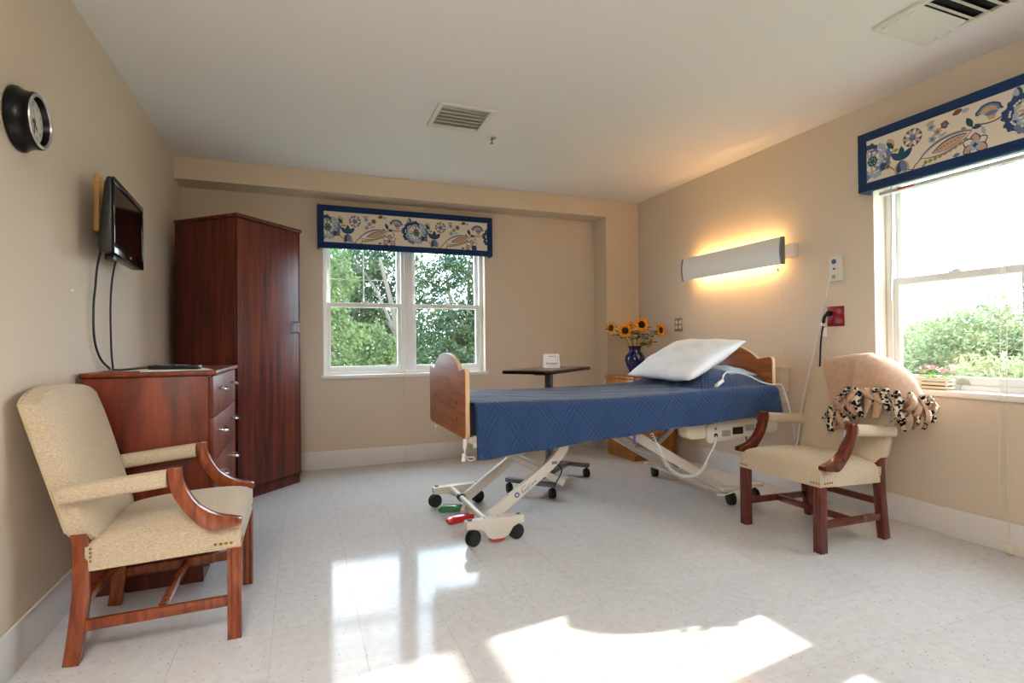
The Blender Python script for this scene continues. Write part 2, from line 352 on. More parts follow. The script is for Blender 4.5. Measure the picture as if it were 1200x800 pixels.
# ------------------------------------------------------------------ windows
def window(name, label, P, W, z0, z1, zrail, loc, muntin_unit=None, nsh=0., sx_ov=.02):
    """P(u, n, z): u along the wall from left seen from inside, n outward from the inner wall face"""
    r = thing(name, label, 'window', loc, kind='structure')
    def bx(mb, u0, u1, n0, n1, a, b):
        vs = [Vector(P(u, n, z)) for u in (u0, u1) for n in (n0, n1) for z in (a, b)]
        mb.add(vs, [(0, 1, 3, 2), (4, 6, 7, 5), (0, 4, 5, 1), (2, 3, 7, 6), (0, 2, 6, 4), (1, 5, 7, 3)]); return mb
    fw_ = .035; n0, n1 = .075, .165
    mb = MB(); bx(mb, 0, fw_, n0, n1, z0, z1); bx(mb, W - fw_, W, n0, n1, z0, z1); bx(mb, fw_, W - fw_, n0, n1, z1 - fw_, z1); bx(mb, fw_, W - fw_, n0, n1, z0, z0 + fw_)
    mb.build('window_frame', 'window_white', r, bevel=.003)
    bx(MB(), W / 2 - .055, W / 2 + .055, n0 - .004, n1, z0 + fw_, z1 - fw_).build('mullion', 'window_white', r, bevel=.003)
    mb = MB(); bx(mb, -sx_ov, W + sx_ov, -nsh - .028, -nsh - .0005, z0 - .024, z0 + .006); bx(mb, .001, W - .001, -nsh - .001, n0 + .02, z0 + .0005, z0 + .006); mb.build('sill', 'sill_white', r, bevel=.004)
    for k, (a, b) in enumerate(((fw_, W / 2 - .055), (W / 2 + .055, W - fw_))):
        for up_ in (0, 1):
            za, zb = (z0 + fw_, zrail + .02) if not up_ else (zrail - .02, z1 - fw_)
            m0, m1 = (n0 + .012, n0 + .042) if not up_ else (n0 + .046, n0 + .076)
            sw = .032
            mb = MB(); bx(mb, a, a + sw, m0, m1, za, zb); bx(mb, b - sw, b, m0, m1, za, zb); bx(mb, a + sw, b - sw, m0, m1, zb - .04, zb); bx(mb, a + sw, b - sw, m0, m1, za, za + (.045 if not up_ else .038))
            sh = mb.build('sash', 'window_white', r, bevel=.002)
            mb = MB(); nm = (m0 + m1) / 2; lo = za + (.045 if not up_ else .038)
            mb.add([P(a + sw - .005, nm, lo - .005), P(b - sw + .005, nm, lo - .005), P(b - sw + .005, nm, zb - .035), P(a + sw - .005, nm, zb - .035)], [(0, 1, 2, 3)])
            mb.build('pane', 'window_glass', sh, smooth=0)
            if up_ and muntin_unit == k:
                um = (a + b) / 2
                bx(MB(), um - .005, um + .005, nm - .004, nm + .004, za + .03, zb - .03).build('muntin', 'window_white', sh)
                bx(MB(), a + sw, b - sw, nm - .004, nm + .004, zrail + .23, zrail + .239).build('muntin', 'window_white', sh)
            if not up_:
                um = (a + b) / 2
                lk = MB(); bx(lk, um - .03, um + .03, m0 - .0, m0 + .022, zb, zb + .008); bx(lk, um - .01, um + .035, m0 + .003, m0 + .015, zb + .008, zb + .016); lk.build('sash_lock', 'white_plastic', sh)
    return r
window('window_1', 'white double window full of green trees on far wall', lambda u, n, z: (BX0 + u, YR + n, z), BX1 - BX0, BZ0, BZ1, 1.43, (BX0, YR, BZ0), 0)
window('window_2', 'white sunlit window over the armchair with the throw', lambda u, n, z: (XR + n + .03, RY1 - u, z), RY1 - RY0, RZ0, RZ1, 1.415, (XR, RY1, RZ0), nsh=.03)

# ------------------------------------------------------------------ valances with a flat floral print
def floral(P, L, Hh, u_first):
    """P(u, v, d): u along, v up, d proud; drawn in repeats of 0.76 m"""
    mats = ['print_navy', 'print_blue', 'print_pale', 'print_cream', 'print_teal', 'print_brown', 'print_tan', 'print_olive']
    ix = {m.split('_')[1]: i for i, m in enumerate(mats)}
    mb = MB(); rnd = random.Random(3); lay = [0]
    def pol(pts, c):
        pts = [(min(max(a, 0), L), min(max(b, 0), Hh)) for a, b in pts]
        if max(p[0] for p in pts) - min(p[0] for p in pts) < .002 or max(p[1] for p in pts) - min(p[1] for p in pts) < .002: return
        lay[0] += 1; mb.cur = ix[c]; d_ = .0003 + (lay[0] % 400) * .0000035
        cx = sum(p[0] for p in pts) / len(pts); cy = sum(p[1] for p in pts) / len(pts); n = len(pts)
        mb.add([P(cx, cy, d_)] + [P(a, b, d_) for a, b in pts], [(0, 1 + i, 1 + (i + 1) % n) for i in range(n)])
    def blob(cx, cy, r, c, n=14, wob=0., k=5, ph=0., sx=1., sy=1., rot=0.):
        pts = []
        for i in range(n):
            a = 2 * PI * i / n; rr = r * (1 + wob * math.cos(k * a + ph)); x, y = rr * math.cos(a) * sx, rr * math.sin(a) * sy
            pts.append((cx + x * math.cos(rot) - y * math.sin(rot), cy + x * math.sin(rot) + y * math.cos(rot)))
        pol(pts, c)
    def leaf(cx, cy, ln, wd, ang, c):
        pts = []
        for i in range(12):
            t = i / 11; pts.append((t * ln, wd * math.sin(PI * t) ** .8))
        for i in range(10, 0, -1):
            t = i / 11; pts.append((t * ln, -wd * math.sin(PI * t) ** .8))
        ca, sa = math.cos(ang), math.sin(ang); pol([(cx + x * ca - y * sa, cy + x * sa + y * ca) for x, y in pts], c)
    def stem(pts, w, c):
        pts = [Vector((a, b, 0)) for a, b in pts]; pts = smooth_path(pts, 6)
        for p, q in zip(pts, pts[1:]):
            t = (q - p).normalized(); nn = Vector((-t.y, t.x, 0)) * w / 2
            pol([(p + nn)[:2], (q + nn)[:2], (q - nn)[:2], (p - nn)[:2]], c)
    def big(cx, cy):
        cols = ['blue', 'pale', 'navy', 'navy', 'navy', 'navy', 'blue', 'pale', 'blue']
        for i in range(9):
            a = 2 * PI * i / 9 + .2; q = cols[i]
            blob(cx + .068 * math.cos(a) * 1.15, cy + .062 * math.sin(a), .044, q, 26, .12, 8, i)
        for i in range(9):
            a = 2 * PI * i / 9 + .2
            for k in (-1, 0, 1): blob(cx + .078 * math.cos(a + .15 * k) * 1.12, cy + .07 * math.sin(a + .15 * k), .0055, 'cream', 8)
            blob(cx + .06 * math.cos(a + .33), cy + .052 * math.sin(a + .33), .02, 'pale' if cols[i] != 'pale' else 'blue', 10, .2, 4, i)
        blob(cx, cy, .056, 'cream', 30, .13, 11)
        for i in range(13):
            a = 2 * PI * i / 13; leaf(cx + .022 * math.cos(a), cy + .02 * math.sin(a), .036, .007, a, ('pale', 'cream', 'tan', 'blue')[i % 4])
        blob(cx + .01, cy, .03, 'teal', 14, .08, 6)
        for i in range(7):
            a = 2 * PI * i / 7; blob(cx + .01 + .017 * math.cos(a), cy + .017 * math.sin(a), .0045, 'pale', 6)
        blob(cx + .075, cy - .05, .022, 'navy', 10, .1, 3); blob(cx + .098, cy - .058, .015, 'olive', 10); blob(cx + .098, cy - .058, .009, 'brown', 8)
        stem([(cx + .11, cy - .065), (cx + .135, cy - .09), (cx + .15, cy - .13)], .006, 'brown')
    R = .76
    for k in range(-1, int(L / R) + 2):
        o = u_first + k * R
        H = lambda vt: Hh * (1 - vt)
        big(o, H(.52))
        # rosebud leaf on a stem
        stem([(o + .09, H(.68)), (o + .12, H(.5)), (o + .135, H(.32))], .004, 'brown'); leaf(o + .135, H(.36), .07, .02, 2.1, 'tan'); leaf(o + .133, H(.38), .06, .013, 2.3, 'teal'); leaf(o + .13, H(.45), .03, .009, .2, 'olive')
        # medallion
        blob(o + .235, H(.28), .05, 'brown', 20)
        for i in range(10):
            a = 2 * PI * i / 10; leaf(o + .235 + .014 * math.cos(a), H(.28) + .014 * math.sin(a), .036, .0085, a, 'pale' if i % 2 else 'cream')
        blob(o + .235, H(.27), .012, 'blue', 10)
        # lily
        for a, c in ((2.4, 'navy'), (.75, 'navy'), (1.57, 'teal'), (-1.57, 'pale'), (-2.1, 'tan'), (-1.05, 'tan'), (-1.85, 'navy'), (-1.3, 'blue')): leaf(o + .175, H(.70), .078, .018, a, c)
        stem([(o + .2, H(.95)), (o + .24, H(1.0))], .005, 'brown')
        # small flowers
        for dx, vt, c in ((.33, .2, 'pale'), (.36, .34, 'tan'), (.395, .24, 'brown'), (.335, .46, 'pale')):
            blob(o + dx, H(vt), .02, c, 12, .2, 5); blob(o + dx, H(vt), .01, 'blue' if c != 'blue' else 'cream', 8)
        leaf(o + .36, H(.47), .05, .008, .35, 'pale'); leaf(o + .3, H(.12), .05, .01, .2, 'tan'); leaf(o + .43, H(.1), .05, .014, .3, 'brown'); leaf(o + .47, H(.1), .04, .012, .1, 'pale')
        # paisley leaf
        for i in range(9):
            t = i / 8; blob(o + .31 + .17 * t, H(.86) + .075 * t ** 1.4 + .035 - .012 * t, .012, 'olive', 8, .2, 3)
            blob(o + .3 + .19 * t, H(.9) + .055 * t ** 1.6 - .004, .011, 'olive', 8, .2, 3)
        leaf(o + .27, H(.80), .26, .045, .26, 'olive'); leaf(o + .272, H(.80), .255, .040, .26, 'blue'); leaf(o + .28, H(.80), .24, .033, .26, 'cream'); leaf(o + .33, H(.77), .175, .026, .30, 'navy'); leaf(o + .336, H(.77), .163, .021, .30, 'tan'); [blob(o + .36 + .016 * q_, H(.77) + .010 + .005 * q_, .004, 'brown', 6) for q_ in range(7)]
        stem([(o + .235, H(.99)), (o + .25, H(.9)), (o + .28, H(.8))], .006, 'brown')
        # star flower
        for i in range(6):
            a = 2 * PI * i / 6 + .5; leaf(o + .53, H(.86), .062, .024, a, 'navy'); leaf(o + .53, H(.86), .057, .019, a, ('cream', 'tan')[i % 2])
        blob(o + .53, H(.86), .027, 'pale', 12, .12, 6); blob(o + .53, H(.86), .012, 'navy', 8, .3, 4)
        # fan flower, crescent leaf, curved stem and bud
        stem([(o + .53, H(.45)), (o + .58, H(.5)), (o + .63, H(.48)), (o + .68, H(.34)), (o + .7, H(.2))], .007, 'brown')
        leaf(o + .52, H(.48), .06, .014, 2.0, 'teal'); leaf(o + .56, H(.52), .045, .01, 3.0, 'navy'); leaf(o + .56, H(.52), .05, .009, -1.3, 'pale')
        for r_, c in ((.055, 'navy'), (.047, 'blue'), (.036, 'tan')):
            pol([(o + .59 + r_ * math.cos(a) * 1.05 * (1 + .06 * math.cos(9 * a)), H(.3) + r_ * .9 * math.sin(a)) for a in [PI * i / 16 for i in range(17)]], c)
        pol([(o + .575, H(.3)), (o + .625, H(.3)), (o + .615, H(.45)), (o + .59, H(.45))], 'tan'); blob(o + .6, H(.32), .024, 'blue', 10, .1, 6, 0, 1.2, .5)
        leaf(o + .64, H(.46), .05, .015, -.3, 'blue'); leaf(o + .7, H(.24), .06, .02, 1.4, 'teal'); leaf(o + .7, H(.22), .05, .013, 1.6, 'pale')
        leaf(o + .28, H(1.0), .02, .006, .6, 'olive'); leaf(o + .43, H(.97), .035, .01, .2, 'blue')
    return mb, mats
def valance(label, P, L, z0, z1, loc, u_first):
    r = thing('valance', label, 'valance', loc, group='navy-bordered floral window valances')
    D = .095; bw = .052
    def bx(mb, u0, u1, n0, n1, a, b):
        vs = [Vector(P(u, n, z)) for u in (u0, u1) for n in (n0, n1) for z in (a, b)]
        return mb.add(vs, [(0, 1, 3, 2), (4, 6, 7, 5), (0, 4, 5, 1), (2, 3, 7, 6), (0, 2, 6, 4), (1, 5, 7, 3)])
    mb = MB(); bx(mb, 0, L, D - .022, D - .004, z0, z1); bx(mb, 0, .018, 0, D - .022, z0, z1); bx(mb, L - .018, L, 0, D - .022, z0, z1); bx(mb, .018, L - .018, 0, D - .022, z1 - .018, z1)
    mb.build('box', 'valance_navy', r, bevel=.004)
    mb = MB(); bx(mb, 0, L, D - .004, D + .008, z1 - bw, z1); bx(mb, 0, L, D - .004, D + .008, z0, z0 + bw); bx(mb, 0, bw, D - .004, D + .008, z0 + bw, z1 - bw); bx(mb, L - bw, L, D - .004, D + .008, z0 + bw, z1 - bw)
    mb.build('border', 'valance_navy', r, bevel=.005)
    pn = bx(MB(), bw - .002, L - bw + .002, D - .004, D + .001, z0 + bw - .002, z1 - bw + .002).build('fabric_panel', 'valance_cream', r)
    fm, mats = floral(lambda u, v, dd: P(bw + u, D + .001 + dd, z0 + bw + v), L - 2 * bw, z1 - z0 - 2 * bw, u_first)
    off = OFF[pn.name]
    me = bpy.data.meshes.new('floral_print'); me.from_pydata([(p[0] - off.x, p[1] - off.y, p[2] - off.z) for p in fm.v], [], fm.f)
    for m in mats: me.materials.append(M[m])
    me.polygons.foreach_set('material_index', fm.mi)
    o = bpy.data.objects.new('floral_print', me); COL.objects.link(o); o.parent = pn
    return r
valance('navy-bordered floral valance above the far tree-filled window', lambda u, n, z: (.137 + u, YR - n, z), 1.571, 1.90, 2.268, (.92, YR, 1.9), .02)
valance('navy-bordered floral valance above the sunny window, cut by the photo edge', lambda u, n, z: (XR - n, 2.262 - u, z), 1.542, 1.948, 2.30, (XR, 1.49, 1.948), .025)
# raised blind under the right valance, its wand and cords
r = thing('raised_blind', 'white raised blind tucked under the right window valance', 'blind', (XR + .05, 1.49, 1.93))
MB().box(XR - .03, XR + .03, .78, 2.2, 2.03, 2.075).build('head_rail', 'white_plastic', r, bevel=.003)
for k in range(7): MB().box(XR - .024, XR + .024, .79, 2.19, 1.965 + k * .009, 1.968 + k * .009).build('slat', 'white_plastic', r, smooth=0)
MB().box(XR - .024, XR + .024, .79, 2.19, 1.925, 1.945).build('bottom_rail', 'white_plastic', r, bevel=.003)
MB().box(XR - .026, XR - .024, 1.99, 2.08, 1.932, 1.943).build('label', 'orange_label', r, smooth=0)
MB().tube([(XR + .0, 2.128, 2.03), (XR - .002, 2.13, 1.7), (XR - .004, 2.142, 1.295)], .006, 6).build('wand', 'white_plastic', r)
c = thing('blind_cord', 'cream looped blind cord hanging by the sunny window', 'cord', (XR - .018, 1.58, 0))
MB().tube([(XR - .005, 1.60, 1.93), (XR - .03, 1.60, .8), (XR - .028, 1.612, .36), (XR - .028, 1.61, .23), (XR - .026, 1.58, .16), (XR - .024, 1.575, .04)], .0022, 6).build('cord', 'cord_cream', c)
MB().tube([(XR - .008, 1.572, 1.93), (XR - .033, 1.572, .8), (XR - .028, 1.577, .36), (XR - .024, 1.576, .05)], .0022, 6).build('cord', 'cord_cream', c)
MB().box(XR - .034, XR - BT, 1.560, 1.592, .004, .05).build('cleat', 'cord_cream', c, bevel=.004)
c = thing('blind_cord', 'cream blind cord hanging down below the far window', 'cord', (.88, YR - .02, 0))
MB().tube([(.878, YR - .045, 1.9), (.878, YR - .05, .9), (.878, YR - .022, .7), (.878, YR - .022, .04)], .0025, 6).build('cord', 'cord_cream', c)
MB().box(.866, .892, YR - .03, YR - BT, .005, .04).build('cleat', 'cord_cream', c, bevel=.004)

# ------------------------------------------------------------------ wardrobe, angled in the corner
wd_dir = math.atan2(.743, .669)            # direction of the front from its left to its right end
WW, WD, WH = .60, .585, 1.974
r = thing('wardrobe', 'tall dark cherry wardrobe set at an angle in the corner', 'wardrobe', (-.405, 4.085, 0), wd_dir, local=True)
# local x along the front, local y into the depth
MB().box(.0, WW, .02, WD, .07, WH - .025).build('body', 'cherry_dark', r, bevel=.002)
MB().box(.0, WW, .012, WD, 0, .07).build('plinth', 'cherry_dark', r, bevel=.002)
MB().box(-.012, WW + .012, -.014, WD, WH - .025, WH).build('top', 'cherry_dark', r, bevel=.008, seg=3)
dr = MB().box(.006, WW - .018, 0, .0195, .078, WH - .03).build('door', 'cherry_door', r, bevel=.002)
MB().box(WW - .016, WW, .0, .0195, .07, WH - .026).build('side_stile', 'cherry_dark', r, bevel=.001)
MB().tube([(WW - .045, 0, 1.17), (WW - .045, -.022, 1.172), (WW - .045, -.026, 1.18), (WW - .045, -.026, 1.24), (WW - .045, -.022, 1.248), (WW - .045, 0, 1.25)], .005, 8).build('handle', 'chrome', dr)

# ------------------------------------------------------------------ chest of drawers
DX0, DX1, DY0, DY1, DH = XL + BT + .012, -.372, 2.772, 3.64, .951
r = thing('chest_of_drawers', 'reddish cherry chest of drawers behind the left armchair', 'dresser', (-.62, 3.2, 0))
MB().box(DX0, DX1 - .02, DY0, DY1, .07, DH - .022).build('body', 'cherry_red', r, bevel=.002)
MB().box(DX0, DX1 - .045, DY0 + .01, DY1 - .01, 0, .07).build('plinth', 'cherry_dark', r)
MB().box(DX0 - .008, DX1 + .014, DY0 - .014, DY1 + .014, DH - .022, DH).build('top', 'cherry_red', r, bevel=.007, seg=3)
zs = [.075, .315, .527, .735, .926]
for a, b in zip(zs, zs[1:]):
    dw = MB().box(DX1 - .0195, DX1, DY0 + .003, DY1 - .003, a + .002, b - .002).build('drawer', 'cherry_red', r, bevel=.0025)
    for yy in (DY0 + .2, DY1 - .2):
        zc = (a + b) / 2 + .03
        pts = [(DX1, yy - .04, zc), (DX1 + .024, yy - .040, zc - .004), (DX1 + .033, yy - .028, zc - .009), (DX1 + .036, yy, zc - .011), (DX1 + .033, yy + .028, zc - .009), (DX1 + .024, yy + .040, zc - .004), (DX1, yy + .04, zc)]
        MB().tube(smooth_path(pts, 4), .0058, 8).build('handle', 'chrome', dw)
# things on the chest
o = MB().box(-.14, .14, -.108, .108, 0, .0008).build('paper_sheet', 'paper', smooth=0); o.location = (-.54, 2.90, DH + .0002); o.rotation_euler = (0, 0, .25); tag(o, 'loose white paper sheet nearest the chest front edge', 'paper', 'papers on the chest of drawers')
o = MB().box(-.14, .14, -.108, .108, 0, .0008).build('paper_sheet', 'paper', smooth=0); o.location = (-.60, 3.0, DH + .0012); o.rotation_euler = (0, 0, -.12); tag(o, 'white paper sheet under the black remote control', 'paper', 'papers on the chest of drawers')
r = thing('remote_control', 'long black remote control lying on papers', 'remote', (-.56, 2.98, DH + .0022), -.35, local=True)
MB().box(-.115, .115, -.026, .026, 0, .02).build('body', 'black_plastic', r, bevel=.006)
for i in range(6):
    for j in range(3): MB().box(-.09 + i * .028, -.076 + i * .028, -.016 + j * .011, -.008 + j * .011, .019, .0225).build('button', 'grey_plastic' if (i + j) % 3 else 'black_rubber', r)
r = MB().tube(smooth_path([(-.855, 3.15, DH + .004), (-.80, 3.05, DH + .004), (-.74, 2.98, DH + .006), (-.69, 3.02, DH + .010), (-.662, 3.05, DH + .013)], 6), .0035, 6).build('black_cable', 'black_rubber'); tag(r, 'short black cable curling on the chest top', 'cable')

# ------------------------------------------------------------------ television and its cables
r = thing('wall_television', 'small black flat television hung on the left wall', 'television', (XL, 3.07, 1.46))
p0, p1 = Vector((-.752, 2.785, 0)), Vector((-.782, 3.375, 0)); e = (p1 - p0).normalized(); nrm = Vector((e.y, -e.x, 0)); Lt = (p1 - p0).length
mt = Matrix(((e.x, nrm.x, 0, p0.x), (e.y, nrm.y, 0, p0.y), (0, 0, 1, 0), (0, 0, 0, 1)))    # local x along, y out of the screen
MB().prism([(-.022, 1.80), (0, 1.80), (0, 1.468), (-.05, 1.468), (-.055, 1.50), (-.032, 1.77)], lambda a, b, dd: mt @ Vector((dd, a, b)), 0, Lt).build('casing', 'black_plastic', r, bevel=.008, seg=3)
mb = MB(); mb.box(.0, Lt, 0, .006, 1.772, 1.80, mt).box(0, Lt, 0, .006, 1.468, 1.512, mt).box(0, .024, 0, .006, 1.512, 1.772, mt).box(Lt - .024, Lt, 0, .006, 1.512, 1.772, mt); mb.build('bezel', 'black_gloss', r, bevel=.002)
MB().box(.022, Lt - .022, -.001, .002, 1.51, 1.774, mt).build('screen', 'tv_screen', r)
MB().box(Lt / 2 - .012, Lt / 2 + .012, .006, .0066, 1.484, 1.494, mt).build('badge', 'silver_ring', r, smooth=0)
MB().box(.12, Lt - .1, -.072, -.04, 1.50, 1.70, mt).build('back_cover', 'black_plastic', r, bevel=.012)
MB().box(.06, .12, -.045, -.01, 1.445, 1.468, mt).build('sensor', 'black_plastic', r, bevel=.004)
o = MB().box(XL, XL + .02, 3.0, 3.35, 1.60, 1.86).build('backing_board', 'pine', r, bevel=.002)
MB().box(XL + .02, -.83, 3.08, 3.14, 1.58, 1.72).build('wall_bracket', 'black_plastic', r, bevel=.003)
for zz in (1.83, 1.63): MB().lathe([(.006, 0), (.006, .004), (0, .005)], 8, (XL + .02, 3.02, zz), 'x').build('screw', 'chrome', o)
o = MB().tube(smooth_path([(-.845, 2.99, 1.54), (-.862, 2.975, 1.44), (-.868, 2.965, 1.34), (-.868, 2.94, 1.24), (-.868, 2.95, 1.10), (-.866, 3.02, 1.01), (-.86, 3.13, .9575)], 6), .005, 8).build('television_cable', 'black_rubber'); tag(o, 'bowed black cable hanging from television, nearer the camera', 'cable', 'television cables')
o = MB().tube(smooth_path([(-.84, 3.17, 1.51), (-.862, 3.18, 1.40), (-.866, 3.165, 1.25), (-.866, 3.175, 1.05), (-.86, 3.178, .9575)], 6), .0045, 8).build('television_cable', 'black_rubber'); tag(o, 'straight black cable hanging from television, nearer the wardrobe', 'cable', 'television cables')
o = MB().box(XL, XL + .006, 2.725, 2.75, 1.291, 1.302).build('cable_clip', 'white_plastic', bevel=.002); tag(o, 'tiny white clip left on the bare wall below clock', 'clip')

# ------------------------------------------------------------------ clock
cy, cz = 2.285, 1.828
r = thing('wall_clock', 'round black wall clock with silver ring on left wall', 'clock', (XL, cy, cz))
MB().lathe([(.100, 0), (.107, .004), (.107, .012), (.101, .020), (.097, .028), (.093, .046), (.094, .050), (.094, .058), (.090, .063), (.084, .063), (.078, .042), (.0, .042)], 48, (XL, cy, cz), 'x').build('case', 'clock_black', r)
MB().lathe([(.090, .062), (.089, .067), (.085, .069), (.080, .067), (.079, .062), (.084, .061)], 48, (XL, cy, cz), 'x', caps=False).build('bezel_ring', 'silver_ring', r)
fc = MB().lathe([(.0777, .0425), (.0, .0432)], 40, (XL, cy, cz), 'x').build('dial', 'clock_face', r)
mb = MB()
for h in range(1, 13):
    a = PI / 2 - h * PI / 6; ca, sa = math.cos(a) * .060, math.sin(a) * .060
    text_into(mb, str(h), .021, lambda x, y, dd: (XL + .0440, cy + ca + x, cz + sa + y))
for k in range(60):
    a = k * PI / 30; s1, s2 = (.072, .0765); w_ = .0006 if k % 5 else .0012
    ta = Vector((0, math.cos(a), math.sin(a))); tb = Vector((0, -math.sin(a), math.cos(a))); cc = Vector((XL + .0440, cy, cz))
    mb.add([cc + ta * s1 - tb * w_, cc + ta * s2 - tb * w_, cc + ta * s2 + tb * w_, cc + ta * s1 + tb * w_], [(0, 1, 2, 3)])
mb.build('numerals', 'ink', fc, smooth=0)
def hand(ang, ln, w, x, m, back=.012):
    ta = Vector((0, math.sin(ang), math.cos(ang))); tb = Vector((0, math.cos(ang), -math.sin(ang))); cc = Vector((XL + x, cy, cz)); mb = MB()
    mb.prism([(-back, -w), (-back, w), (ln * .55, w), (ln * .65, w * 2.6), (ln * .75, w), (ln, .0005), (ln * .75, -w), (ln * .65, -w * 2.6), (ln * .55, -w)], lambda a, b, dd: cc + ta * a + tb * b + Vector((dd, 0, 0)), 0, .001)
    return mb.build('hand', m, r)
hand(math.radians(183), .058, .0016, .0470, 'ink'); hand(math.radians(135), .038, .002, .0455, 'ink'); hand(math.radians(-20), .052, .0005, .0485, 'brass')
MB().lathe([(.005, .0434), (.005, .050), (0, .051)], 12, (XL, cy, cz), 'x').build('hub', 'brass', r)

# ------------------------------------------------------------------ armchairs
def cushion(hx, hy, z0, z1, crown, taper=1.):
    mb = MB(); n = 20
    def fn(u, v):
        a, b = 2 * u - 1, 2 * v - 1
        x, y = hx * a, hy * b * (1 - (1 - taper) * (.5 - .5 * a))
        edge = (1 - abs(a) ** 8) * (1 - abs(b) ** 8); dome = (1 - a * a) * (1 - b * b)
        return (x, y, z1 - .03 + .03 * edge ** .5 + crown * dome ** .7)
    mb.grid(fn, n, n)
    idx = lambda i, j: i * n + j
    ring = [idx(i, 0) for i in range(n)] + [idx(n - 1, j) for j in range(1, n)] + [idx(i, n - 1) for i in range(n - 2, -1, -1)] + [idx(0, j) for j in range(n - 2, 0, -1)]
    k = len(mb.v); zb = [z0 for _ in ring]
    for q, i in enumerate(ring): p = mb.v[i]; mb.v.append((p[0], p[1], z0))
    m_ = len(ring)
    for q in range(m_): mb.f.append((ring[q], ring[(q + 1) % m_], k + (q + 1) % m_, k + q)); mb.mi.append(0)
    mb.f.append(tuple(range(k, k + m_))); mb.mi.append(0)
    return mb
def grooved(cx, cy, w, z0, z1, s):
    h = w / 2; g = .0035; q = w / 5
    one = [(-h, -h), (-h + q, -h), (-h + 1.4 * q, -h + g), (-h + 1.8 * q, -h), (h - 1.8 * q, -h), (h - 1.4 * q, -h + g), (h - q, -h), (h, -h)]
    pts = []
    for k in range(4):
        a = k * PI / 2
        for x, y in one[:-1]: pts.append((cx + x * math.cos(a) - y * math.sin(a), cy + x * math.sin(a) + y * math.cos(a)))
    return MB().prism(pts, XY, z0, z1)
